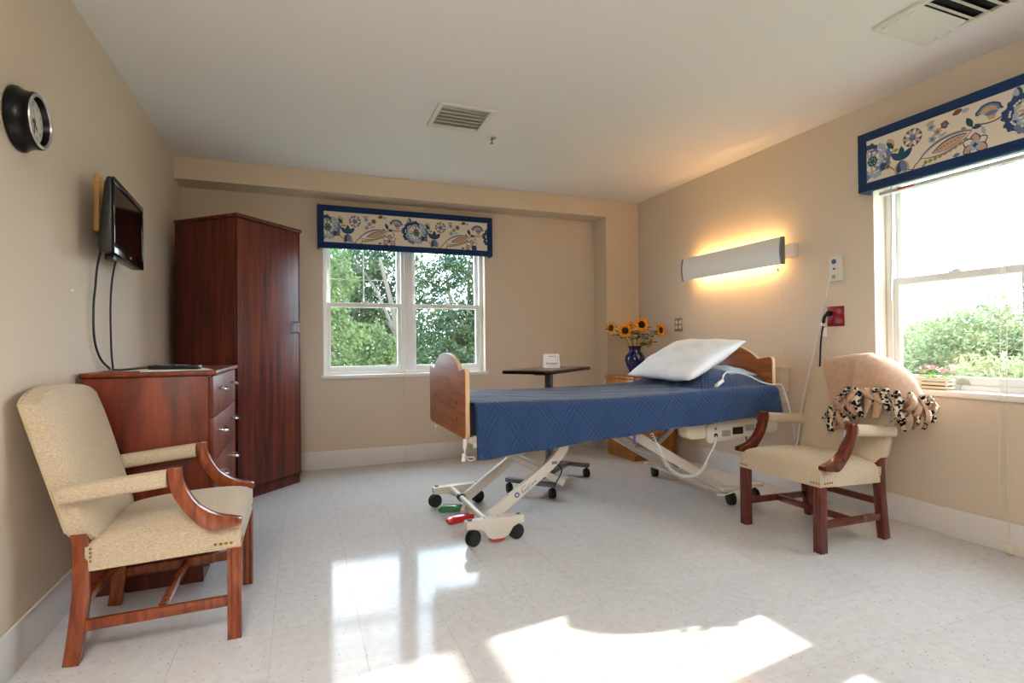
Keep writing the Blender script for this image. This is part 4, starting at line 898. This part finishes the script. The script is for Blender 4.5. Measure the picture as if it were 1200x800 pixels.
# ------------------------------------------------------------------ over-bed wall lamp
LY0, LY1, LZ0, LZ1 = 2.835, 3.87, 1.605, 1.80
r = thing('wall_lamp', 'long white over-bed wall lamp glowing warm above and below', 'lamp', (XR, 3.35, 1.7))
def lamp_prof(off=0.):
    pts = []
    for i in range(13):
        t = -1 + 2 * i / 12; pts.append((XR - .098 - .014 * (1 - t * t) - off, (LZ0 + LZ1) / 2 + t * (LZ1 - LZ0) / 2))
    return pts
f1 = lamp_prof(); f2 = [(a + .004, b) for a, b in f1][::-1]
MB().prism(f1 + f2, lambda a, b, dd: (a, dd, b), LY0, LY1).build('cover', 'lamp_white', r, smooth=40)
for ya, yb in ((LY0 - .018, LY0), (LY1, LY1 + .018)):
    c1 = lamp_prof(.005); MB().prism(c1 + [(XR - .075, LZ1), (XR - .075, LZ0)], lambda a, b, dd: (a, dd, b), ya, yb).build('end_cap', 'lamp_cap', r, bevel=.004)
MB().box(XR - .045, XR - .001, LY0 - .06, LY1 - .06, 1.655, 1.75).build('back_plate', 'lamp_white', r, bevel=.003)
MB().box(XR - .10, XR - .045, LY0 + .02, LY0 + .05, 1.67, 1.735).build('bracket', 'lamp_white', r); MB().box(XR - .10, XR - .045, LY1 - .05, LY1 - .02, 1.67, 1.735).build('bracket', 'lamp_white', r)
for zz in (1.785, 1.622): MB().tube([(XR - .06, LY0 + .09, zz), (XR - .06, LY1 - .09, zz)], .012, 12).build('tube', 'tube_warm', r)
r = thing('pull_cord', 'thin cream pull cord hanging from the wall lamp', 'cord', (XR - .06, 2.876, .65))
MB().tube([(XR - .09, 2.872, 1.61), (XR - .06, 2.874, 1.5), (XR - .045, 2.876, .95)], .0018, 6).build('cord', 'cord_cream', r); MB().lathe([(0, -.012), (.006, -.008), (.007, .004), (.003, .014), (0, .015)], 10, (XR - .086, 2.873, 1.57)).build('toggle', 'cord_cream', r)

# ------------------------------------------------------------------ nightstand, vase, sunflowers, little box
r = thing('nightstand', 'light oak nightstand in the corner under the sunflowers', 'nightstand', (2.757, 4.055, 0), math.radians(2), local=True)
NW, ND, NH = .46, .46, .757
MB().box(.004, NW - .004, .022, ND, .05, NH - .024).build('body', 'night_oak', r, bevel=.002); MB().box(.02, NW - .02, .04, ND, 0, .05).build('plinth', 'night_oak', r)
MB().box(-.012, NW + .012, -.012, ND + .004, NH - .024, NH).build('top', 'night_oak', r, bevel=.006)
for a, b in ((.055, .28), (.284, .51), (.514, .73)):
    q = MB().box(.01, NW - .01, 0, .0215, a, b).build('drawer', 'night_oak', r, bevel=.003); MB().tube([(NW / 2 - .05, 0, b - .07), (NW / 2 - .045, -.022, b - .07), (NW / 2 + .045, -.022, b - .07), (NW / 2 + .05, 0, b - .07)], .005, 8).build('handle', 'chrome', q)
VX, VY = 2.955, 4.335
o = MB().lathe([(0, 0), (.048, 0), (.052, .006), (.050, .014), (.060, .045), (.085, .10), (.096, .145), (.092, .18), (.070, .208), (.056, .222), (.052, .24), (.058, .262), (.074, .278), (.068, .277), (.05, .258), (.045, .24), (.0, .235)], 40, (VX, VY, NH)).build('vase', 'vase_blue', smooth=60); tag(o, 'glossy cobalt blue vase on the nightstand', 'vase')
def sunflower(label, hx, hy, hz_, face, rad=.05, dark=True):
    r_ = thing('sunflower', label, 'sunflower', (VX, VY, NH + .24), group='sunflowers in the blue vase')
    h = Vector((hx, hy, hz_)); fd = Vector(face).normalized(); a0 = Vector((VX + (hx - VX) * .12, VY + (hy - VY) * .12, NH + .245)); mid = Vector((VX + (hx - VX) * .5, VY + (hy - VY) * .5, NH + .27 + (hz_ - NH - .27) * .62))
    MB().tube(smooth_path([a0, mid, h - fd * .03 + Vector((0, 0, -.01)), h - fd * .008], 6), .005, 6).build('stem', 'stem_green', r_)
    sx = fd.orthogonal().normalized(); sy = fd.cross(sx)
    mb = MB()
    for ring_, n_, m_ in ((0, 17, 1.), (1, 15, .88)):
        for i in range(n_):
            a = 2 * PI * (i + .5 * ring_) / n_; dr_ = sx * math.cos(a) + sy * math.sin(a); tn = -sx * math.sin(a) + sy * math.cos(a)
            b0 = h + dr_ * rad * .42 + fd * (.004 + .004 * ring_); ti = h + dr_ * rad * 1.12 * m_ * (1 + .1 * math.sin(i * 5)) + fd * (.012 * math.sin(i * 3) + .004)
            md = (b0 + ti) / 2 + fd * .006; w_ = rad * .16
            mb.cur = (i + ring_) % 2; mb.add([b0 - tn * w_ * .6, b0 + tn * w_ * .6, md + tn * w_, ti, md - tn * w_], [(0, 1, 2, 3, 4)])
    mb.build('petals', ['petal', 'petal_deep'], r_, smooth=0)
    mb = MB(); pr_f = [(.5, 0), (.5, .10), (.42, .2), (.2, .24), (0, .22)]
    vs = []; fs = []; n_ = 16
    for j in range(n_):
        a = 2 * PI * j / n_
        for q, t in pr_f: vs.append(h + (sx * math.cos(a) + sy * math.sin(a)) * q * rad * 1.05 + fd * t * rad)
    k = len(pr_f)
    for j in range(n_):
        for i in range(k - 1): fs.append((j * k + i, ((j + 1) % n_) * k + i, ((j + 1) % n_) * k + i + 1, j * k + i + 1))
    mb.add(vs, fs).build('seed_disc', 'seed_disc', r_)
    mb = MB()
    for i in range(9):
        a = 2 * PI * i / 9 + .2; dr_ = sx * math.cos(a) + sy * math.sin(a); tn = -sx * math.sin(a) + sy * math.cos(a); b0 = h - fd * .004 + dr_ * rad * .15
        mb.add([b0 - tn * .008, b0 + tn * .008, b0 + dr_ * rad * .6 + tn * .009 - fd * .006, b0 + dr_ * rad * .85 - fd * .004, b0 + dr_ * rad * .6 - tn * .009 - fd * .006], [(0, 1, 2, 3, 4)])
    mb.build('sepals', 'leaf_green', r_, smooth=0)
    for k in range(4):
        q = a0.lerp(h, .5 + .13 * k); dr_ = Vector((math.cos(k * 2.5 + hx * 40), math.sin(k * 2.5 + hx * 40) * .5, .15)).normalized(); tn = dr_.cross(Vector((0, 0, 1))).normalized(); L_ = .10
        pts = [q, q + dr_ * L_ * .3 + tn * .03 + Vector((0, 0, .01)), q + dr_ * L_ * .65 + tn * .027 + Vector((0, 0, .006)), q + dr_ * L_ - Vector((0, 0, .012)), q + dr_ * L_ * .65 - tn * .027 + Vector((0, 0, .006)), q + dr_ * L_ * .3 - tn * .03 + Vector((0, 0, .01))]
        ce_ = q + dr_ * L_ * .5; MB().add([ce_] + pts, [(0, 1 + i, 1 + (i + 1) % 6) for i in range(6)]).build('leaf', 'leaf_green', r_, smooth=0)
for lab, hx, hz_, hy, fc_, rd in (
    ('leftmost sunflower of the bouquet, turned to the left', 2.70, 1.205, 4.33, (-1, -.25, .05), .052),
    ('dark-centred sunflower second from left, facing the camera', 2.805, 1.180, 4.27, (-.45, -1, .0), .053),
    ('sunflower half hidden at the middle of the bouquet', 2.905, 1.215, 4.36, (-.5, -.9, .45), .048),
    ('tallest large sunflower in the bouquet, facing front', 3.00, 1.235, 4.29, (-.15, -1, .15), .058),
    ('sunflower behind the tallest one, turned right', 3.08, 1.22, 4.37, (.6, -.8, .3), .05),
    ('rightmost sunflower of the bouquet, close to the wall', 3.185, 1.182, 4.25, (.35, -1, .1), .053),
    ('low drooping sunflower hanging right of the vase', 3.09, 1.065, 4.28, (.8, -.5, -.5), .045)):
    sunflower(lab, hx, hy, hz_, fc_, rd * 1.22)
r = thing('trinket_box', 'small white trinket box beside the blue vase', 'box', (3.02, 4.20, NH))
MB().box(2.985, 3.055, 4.17, 4.23, NH, NH + .05).build('body', 'petal_white', r, bevel=.006); MB().box(2.982, 3.058, 4.167, 4.233, NH + .05, NH + .066).build('lid', 'petal_white', r, bevel=.006); MB().lathe([(.012, 0), (.014, .008), (0, .016)], 10, (3.02, 4.2, NH + .066)).build('knob', 'petal_pink', r)

# ------------------------------------------------------------------ overbed table and tent card
OY = .707; TZ = .877
r = thing('overbed_table', 'wheeled overbed table with dark brown top behind the bed', 'table', (1.745, 3.69, 0), OY, local=True)
MB().prism(rrect(-.414, .414, -.19, .19, .045, 5), XY, TZ - .006, TZ).build('top', 'table_laminate', r, bevel=.001)
MB().prism(rrect(-.418, .418, -.194, .194, .048, 5), XY, TZ - .026, TZ - .0062).build('edge', 'black_gloss', r, bevel=.005)
MB().box(-.03, .03, -.022, .022, .09, TZ - .026).build('column', 'steel_grey', r, bevel=.003); MB().box(-.16, .16, -.05, .05, TZ - .046, TZ - .026).build('top_plate', 'black_plastic', r, bevel=.003)
MB().box(-.33, .33, -.03, .03, .078, .108).build('base_bar', 'steel_grey', r, bevel=.003)
for sx in (-1, 1):
    MB().box(sx * .335 - .022, sx * .335 + .022, -.19, .19, .078, .108).build('base_bar', 'steel_grey', r, bevel=.003)
    for sy in (-1, 1): caster(sx * .335, sy * .168, .034, rot=.8, w=.038).build('caster', 'black_rubber', r)
r = thing('tent_card', 'folded white tent card standing on the overbed table', 'card', (1.80, 3.76, TZ + .0006), math.radians(-14), local=True)
cw, chh, cdp = .062, .105, .03
for s, nm in ((-1, 'front_flap'), (1, 'rear_flap')):
    q = MB().add([(-cw, s * cdp, 0), (cw, s * cdp, 0), (cw, 0, chh), (-cw, 0, chh)], [(0, 1, 2, 3)]).build(nm, 'paper', r, smooth=0, thick=.0006)
    if s < 0:
        sl = Vector((0, cdp, chh)).normalized(); nn = Vector((0, -sl.z, sl.y)); fn_ = lambda x, y, dd: Vector((x, -cdp, 0)) + sl * y + nn * .0009
        mb = MB(); mb.cur = 0; text_into(mb, 'N', .032, lambda x, y, dd: fn_(x - .034, y + .030, 0))
        def rect(x0, x1, y0, y1, c): mb.cur = c; mb.add([fn_(x0, y0, 0), fn_(x1, y0, 0), fn_(x1, y1, 0), fn_(x0, y1, 0)], [(0, 1, 2, 3)])
        rect(-.02, .045, .032, .037, 0); rect(-.02, .045, .022, .026, 1); rect(-.045, .048, .010, .012, 1); rect(.046, .048, .012, .092, 1); rect(-.022, .018, .088, .093, 1)
        rect(.026, .034, .082, .094, 2)
        mb.build('print', ['ink_blue', 'ink_grey', 'ink_gold'], q, smooth=0)

# ------------------------------------------------------------------ window-sill flowers
SZ = RZ0 + .006
r = thing('flower_planter', 'small slatted wooden planter of pink flowers on window sill', 'planter', (XR + .055, 1.95, SZ))
py0, py1, px0, px1 = 1.868, 2.02, XR + .028, XR + .098
for zz in (.004, .026, .048):
    MB().box(px0, px0 + .006, py0, py1, SZ + zz, SZ + zz + .015).build('slat', 'planter_wood', r, bevel=.001); MB().box(px1 - .006, px1, py0, py1, SZ + zz, SZ + zz + .015).build('slat', 'planter_wood', r, bevel=.001)
    MB().box(px0 + .006, px1 - .006, py0, py0 + .006, SZ + zz, SZ + zz + .015).build('slat', 'planter_wood', r, bevel=.001); MB().box(px0 + .006, px1 - .006, py1 - .006, py1, SZ + zz, SZ + zz + .015).build('slat', 'planter_wood', r, bevel=.001)
for xx in (px0 + .0062, px1 - .0142):
    for yy in (py0 + .0062, py1 - .0142): MB().box(xx, xx + .008, yy, yy + .008, SZ, SZ + .064).build('post', 'planter_wood', r)
MB().box(px0 + .008, px1 - .008, py0 + .008, py1 - .008, SZ + .002, SZ + .045).build('moss', 'leaf_green', r)
rnd = random.Random(5); mb = MB()
for k in range(150):
    p = Vector((rnd.uniform(px0, px1), rnd.uniform(py0 - .01, py1 + .01), SZ + rnd.uniform(.05, .115))); a = rnd.uniform(0, 2 * PI); dv = Vector((math.cos(a) * .5, math.sin(a), rnd.uniform(-.2, .6))).normalized(); tn = dv.orthogonal().normalized(); L_ = rnd.uniform(.014, .026)
    mb.add([p, p + dv * L_ * .5 + tn * L_ * .22, p + dv * L_, p + dv * L_ * .5 - tn * L_ * .22], [(0, 1, 2, 3)])
tag(mb.build('leaves', 'leaf_light', r, smooth=0), kind='stuff')
for k in range(16):
    p = Vector((rnd.uniform(px0 + .005, px1 - .01), py0 - .01 + (py1 - py0 + .02) * (k + .5) / 16, SZ + rnd.uniform(.095, .135))); fl_ = MB(); n_ = 7
    fd = Vector((-.6, rnd.uniform(-.4, .4), 1)).normalized(); sx = fd.orthogonal().normalized(); sy = fd.cross(sx)
    for i in range(n_):
        a = 2 * PI * i / n_; b_ = a + .35; c_ = a - .35; R_ = .015
        fl_.cur = 0; fl_.add([p, p + (sx * math.cos(c_) + sy * math.sin(c_)) * R_ * .8 + fd * .003, p + (sx * math.cos(a) + sy * math.sin(a)) * R_ + fd * .002, p + (sx * math.cos(b_) + sy * math.sin(b_)) * R_ * .8 + fd * .003], [(0, 1, 2, 3)])
    fl_.cur = 1; fl_.lathe([(.004, 0), (.0035, .004), (0, .005)], 6, p + fd * .001)
    fl_.tube([p, Vector((p.x, p.y, SZ + .05))], .001, 4) if False else None
    fl_.build('bloom', [('petal_pink', 'petal_white', 'petal_pink')[k % 3], 'bud_yellow'], r, smooth=0)
o = thing('suction_hook', 'clear round suction hook on the sunny window sash', 'hook', (XR + .10, 1.835, .80))
MB().lathe([(.033, .0), (.032, -.004), (.018, -.010), (.006, -.014), (0, -.015)], 24, (XR + .117, 1.838, .815), 'x').build('cup', 'clear_plastic', o)
MB().tube(smooth_path([(XR + .10, 1.838, .815), (XR + .09, 1.838, .80), (XR + .085, 1.838, .785), (XR + .095, 1.838, .783)], 4), .002, 6).build('hook', 'chrome', o)

# ------------------------------------------------------------------ ceiling vents, sprinkler
def vent(label, x0, x1, y0, y1, along_x, dark_from=None):
    r = thing('ceiling_vent', label, 'vent', ((x0 + x1) / 2, (y0 + y1) / 2, ZC), group='white ceiling vents'); fwid = .03; d = .016
    mb = MB()
    for a in ((x0, x1, y0, y0 + fwid), (x0, x1, y1 - fwid, y1), (x0, x0 + fwid, y0 + fwid, y1 - fwid), (x1 - fwid, x1, y0 + fwid, y1 - fwid)): mb.box(*a, ZC - d, ZC - .0005)
    mb.build('frame', 'vent_white', r, bevel=.003)
    MB().box(x0 + fwid, x1 - fwid, y0 + fwid, y1 - fwid, ZC - .003, ZC - .0008).build('duct', 'vent_shadow' if along_x else 'duct_dark', r, smooth=0)
    n = 6
    for k in range(n):
        t = (k + .5) / n
        if along_x:
            yc = y0 + fwid + (y1 - y0 - 2 * fwid) * t; s = .6; w_ = (y1 - y0 - 2 * fwid) / n * .36
            MB().add([(x0 + fwid, yc - w_, ZC - .012 - .010 * s), (x1 - fwid, yc - w_, ZC - .012 - .010 * s), (x1 - fwid, yc + w_, ZC - .012 + .010 * s), (x0 + fwid, yc + w_, ZC - .012 + .010 * s)], [(0, 1, 2, 3)]).build('louvre', 'vent_white', r, smooth=0, thick=.0015)
        else:
            xc = y0 + fwid + (y1 - y0 - 2 * fwid) * t; opened = .05 < t < .5; w_ = (y1 - y0 - 2 * fwid) / n * (.52 if not opened else .30); s = 1 if opened else -1
            MB().add([(x0 + fwid, xc - w_, ZC - .012 - .010 * s), (x1 - fwid, xc - w_, ZC - .012 - .010 * s), (x1 - fwid, xc + w_, ZC - .012 + .010 * s), (x0 + fwid, xc + w_, ZC - .012 + .010 * s)], [(0, 1, 2, 3)]).build('louvre', 'vent_white', r, smooth=0, thick=.0015)
vent('white square ceiling vent above the foot of the bed', .775, 1.135, 3.115, 3.475, True)
vent('white ceiling vent near the sunny window, cut by the photo edge', 2.475, 2.857, 1.31, 1.70, False)
r = thing('fire_sprinkler', 'small fire sprinkler head in the ceiling beside the vent', 'sprinkler', (1.257, 3.55, ZC))
MB().lathe([(.032, 0), (.03, -.006), (.012, -.010), (.010, -.012)], 20, (1.257, 3.55, ZC)).build('escutcheon', 'chrome', r); MB().tube([(1.257, 3.55, ZC - .01), (1.257, 3.55, ZC - .04)], .005, 8).build('stem', 'brass', r)
MB().lathe([(0, 0), (.013, 0), (.013, -.002), (0, -.002)], 12, (1.257, 3.55, ZC - .038)).build('deflector', 'chrome', r)

# ------------------------------------------------------------------ outside: ground, hills, trees
GZ = -4.5
g = MB().box(-120, 200, 5.4, 160, GZ - .5, GZ).box(3.7, 200, -120, 5.4, GZ - .5, GZ).build('ground_outside', 'grass_ground', smooth=0); tag(g, 'green ground far below the windows', 'ground', kind='structure')
def hills():
    mb = MB(); rnd_ = np.random.default_rng(2); n = 70; ph = rnd_.uniform(0, 6, 6)
    def prof(t): return sum(math.sin(t * (5 + 6 * i) + ph[i]) / (1 + i) for i in range(6))
    vs = []; fs = []
    for i in range(n):
        t = i / (n - 1); a = math.radians(-25 + 100 * t); c = Vector((math.cos(a), math.sin(a), 0)); h = 9 + 2.2 * prof(t)
        vs += [c * 300 + Vector((0, 0, GZ - 1)), c * 340 + Vector((0, 0, h)), c * 400 + Vector((0, 0, h * .8)), c * 460 + Vector((0, 0, GZ - 1))]
    for i in range(n - 1):
        for k in range(3): fs.append((i * 4 + k, i * 4 + 4 + k, i * 4 + 5 + k, i * 4 + 1 + k))
    return mb.add(vs, fs).build('distant_hills', 'hill_haze')
tag(hills(), 'hazy distant wooded hills beyond the sunny window', 'hills', kind='structure')
def tree(label, x, y, trunk_pts, blobs, leaf, n, m, seed, group, tr=.16):
    r = thing('tree', label, 'tree', (x, y, GZ), group=group)
    tp = smooth_path(trunk_pts, 5); k = len(tp); MB().tube(tp, tr, 10, [tr * (1 - .75 * i / (k - 1)) for i in range(k)]).build('trunk', 'bark', r)
    g_ = np.random.default_rng(seed); tot = sum(b[3] * b[4] for b in blobs); C_ = []
    mb = MB(); top = Vector(trunk_pts[-1])
    for b in blobs:
        q = Vector(b[:3]); st = tp[int(k * .6)]; mb.tube(smooth_path([st, (st + q) / 2 + Vector((0, 0, .3)), q], 3), tr * .25, 6)
        nb = int(n * b[3] * b[4] / tot); dirs = g_.normal(size=(nb, 3)); dirs /= np.linalg.norm(dirs, axis=1)[:, None]
        rad = g_.uniform(.25, 1, nb) ** .5 * (1 + .25 * np.sin(dirs[:, 0] * 6 + seed) * np.cos(dirs[:, 2] * 7))
        C_.append(np.array(b[:3]) + dirs * rad[:, None] * np.array([b[3], b[3], b[4]]))
    mb.build('branches', 'bark', r)
    c = np.concatenate(C_); nn = len(c); a = g_.normal(size=(nn, 3)); a /= np.linalg.norm(a, axis=1)[:, None]; b2 = g_.normal(size=(nn, 3)); b2 -= a * (a * b2).sum(1)[:, None]; b2 /= np.linalg.norm(b2, axis=1)[:, None]
    s = leaf * g_.uniform(.6, 1.3, nn)[:, None]; off = np.array([x, y, GZ])
    v = np.stack([c - a * s, c + b2 * s * .45, c + a * s, c - b2 * s * .45], 1).reshape(-1, 3) - off
    me = bpy.data.meshes.new('foliage'); me.vertices.add(nn * 4); me.vertices.foreach_set('co', v.astype(np.float32).ravel()); me.loops.add(nn * 4); me.loops.foreach_set('vertex_index', np.arange(nn * 4, dtype=np.int32))
    me.polygons.add(nn); me.polygons.foreach_set('loop_start', np.arange(0, nn * 4, 4, dtype=np.int32)); me.polygons.foreach_set('loop_total', np.full(nn, 4, dtype=np.int32)); me.update(calc_edges=True); me.materials.append(M[m])
    o = bpy.data.objects.new('foliage', me); COL.objects.link(o); o.parent = r; tag(o, kind='stuff')
GB = 'trees outside the far window'
tree('light green leafy tree filling the left pane of far window', 1.0, 13.5, [(1.3, 13.9, GZ), (1.3, 13.9, -2), (1.2, 13.9, -.5)], [(.3, 13.3, 2.6, .9, 1.2), (.7, 13.2, .9, 1.0, 1.1), (1.5, 13.4, -.1, 1.0, .9), (1.75, 13.6, .9, .6, .7), (.1, 13.3, -.6, 1.2, 1.1), (2.0, 13.4, .2, .6, .8)], .06, 19000, 'leaves_light', 1, GB)
tree('tree with a pale leaning trunk seen in left far pane', 3.2, 16.5, [(3.2, 15.5, GZ), (2.95, 15.5, -1), (2.55, 15.5, 1.6), (2.1, 15.6, 3.6)], [(1.5, 17.2, 3.8, 1.4, 1.0), (2.9, 17.3, 3.4, 1.0, .9), (3.0, 17.4, .6, 1.2, 1.3), (2.3, 17.8, 1.8, 1.5, 1.6), (1.2, 17.6, 1.7, 1.5, 1.8)], .07, 20000, 'leaves_mid', 2, GB, .17)
tree('dark green tree behind the right pane of the far window', 4.2, 15.0, [(4.5, 15.3, GZ), (4.5, 15.3, -2), (4.5, 15.3, -.5)], [(3.9, 14.8, .3, 1.0, 1.1), (4.8, 15.0, .5, 1.1, 1.1), (4.3, 15.2, 1.6, 1.0, .8), (3.9, 15.0, 3.1, .8, .55), (5.1, 15.2, 2.4, .55, 1.1), (4.7, 15.4, 3.6, .9, .5)], .06, 19000, 'leaves_mid', 3, GB)
tree('leafy tree far back closing the view in far window', 4.0, 23.0, [(3, 23.5, GZ), (3, 23.5, -2), (3, 23.5, -1)], [(1.0, 23, 2.2, 2.0, 3.0), (3.2, 23, .8, 2.2, 2.4), (5.6, 23.2, 1.0, 2.2, 2.2), (7.6, 23, 2.0, 1.6, 2.6), (2.0, 23, 4.4, 1.5, 1.2), (5.0, 23.4, 3.3, 1.2, .8), (4.2, 23, -.5, 3.5, 1.2)], .10, 26000, 'leaves_mid', 4, GB)
tree('small sunlit shrub-like tree low in the right far pane', 4.1, 11.6, [(4.1, 11.6, GZ), (4.1, 11.6, -2), (4.05, 11.6, -.3)], [(4.05, 11.6, -.4, .35, .75), (3.6, 11.6, -.6, .35, .6)], .05, 4000, 'leaves_light', 5, GB, .06)
GR = 'trees outside the sunny window'
rt_spots = [(34, 27, 1.9, 5.5, 'leaves_haze'), (36, 20.5, 2.6, 5.5, 'leaves_haze'), (30, 15.0, 3.0, 5.0, 'leaves_haze'), (24.5, 17.0, .9, 3.6, 'leaves_haze'), (30, 9.5, 2.6, 5.2, 'leaves_mid'), (22, 11.0, .4, 3.4, 'leaves_haze'), (46, 35, 2.6, 6.5, 'leaves_haze'), (44, 24, 3.4, 6.5, 'leaves_haze'), (17.5, 8.0, -.4, 3.0, 'leaves_mid')]
rt_labels = ['pale round tree left in the sunny window, behind the chair throw', 'hazy green tree second from left in the sunny window', 'tall yellow-green tree at the middle of the sunny window', 'nearer yellowish tree above the sill flowers', 'dark green tree by the blind cords in the sunny window', 'low nearer tree right of the sill flowers', 'farthest pale tree at the left window edge', 'far hazy tree standing behind the tall yellow-green one', 'lowest and nearest tree just above the right window sill']
for i, ((x, y, tz, R_, m), lab) in enumerate(zip(rt_spots, rt_labels)):
    q = random.Random(20 + i); bl = []
    for k in range(9): a = 2 * PI * k / 9; bl.append((x + math.cos(a) * R_ * .5 * q.uniform(.6, 1), y + math.sin(a) * R_ * .55 * q.uniform(.6, 1), tz - R_ * .45 + q.uniform(-.35, .05) * R_, R_ * q.uniform(.32, .45), R_ * q.uniform(.28, .4)))
    bl.append((x, y, tz - R_ * .35, R_ * .45, R_ * .4)); bl.append((x, y, tz - R_ * .9, R_ * .8, R_ * .5))
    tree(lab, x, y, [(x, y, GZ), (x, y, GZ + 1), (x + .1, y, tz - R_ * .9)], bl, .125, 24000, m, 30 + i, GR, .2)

# ------------------------------------------------------------------ fill lamp added unseen behind the viewer to brighten the room
r = thing('added_fill_lamp', 'added fill lamp on the ceiling, unseen behind the viewer', 'lamp', (-.42, -.5, ZC))
MB().box(-.77, -.07, -1.1, 0.1, ZC - .05, ZC - .0005).build('housing', 'lamp_white', r, bevel=.005)
mat('fill_diffuser', '#fff4e4', .5, emit='#fffaf5', estr=11.0)
MB().box(-.74, -.10, -1.07, .07, ZC - .056, ZC - .0505).build('fill_diffuser', 'fill_diffuser', r)
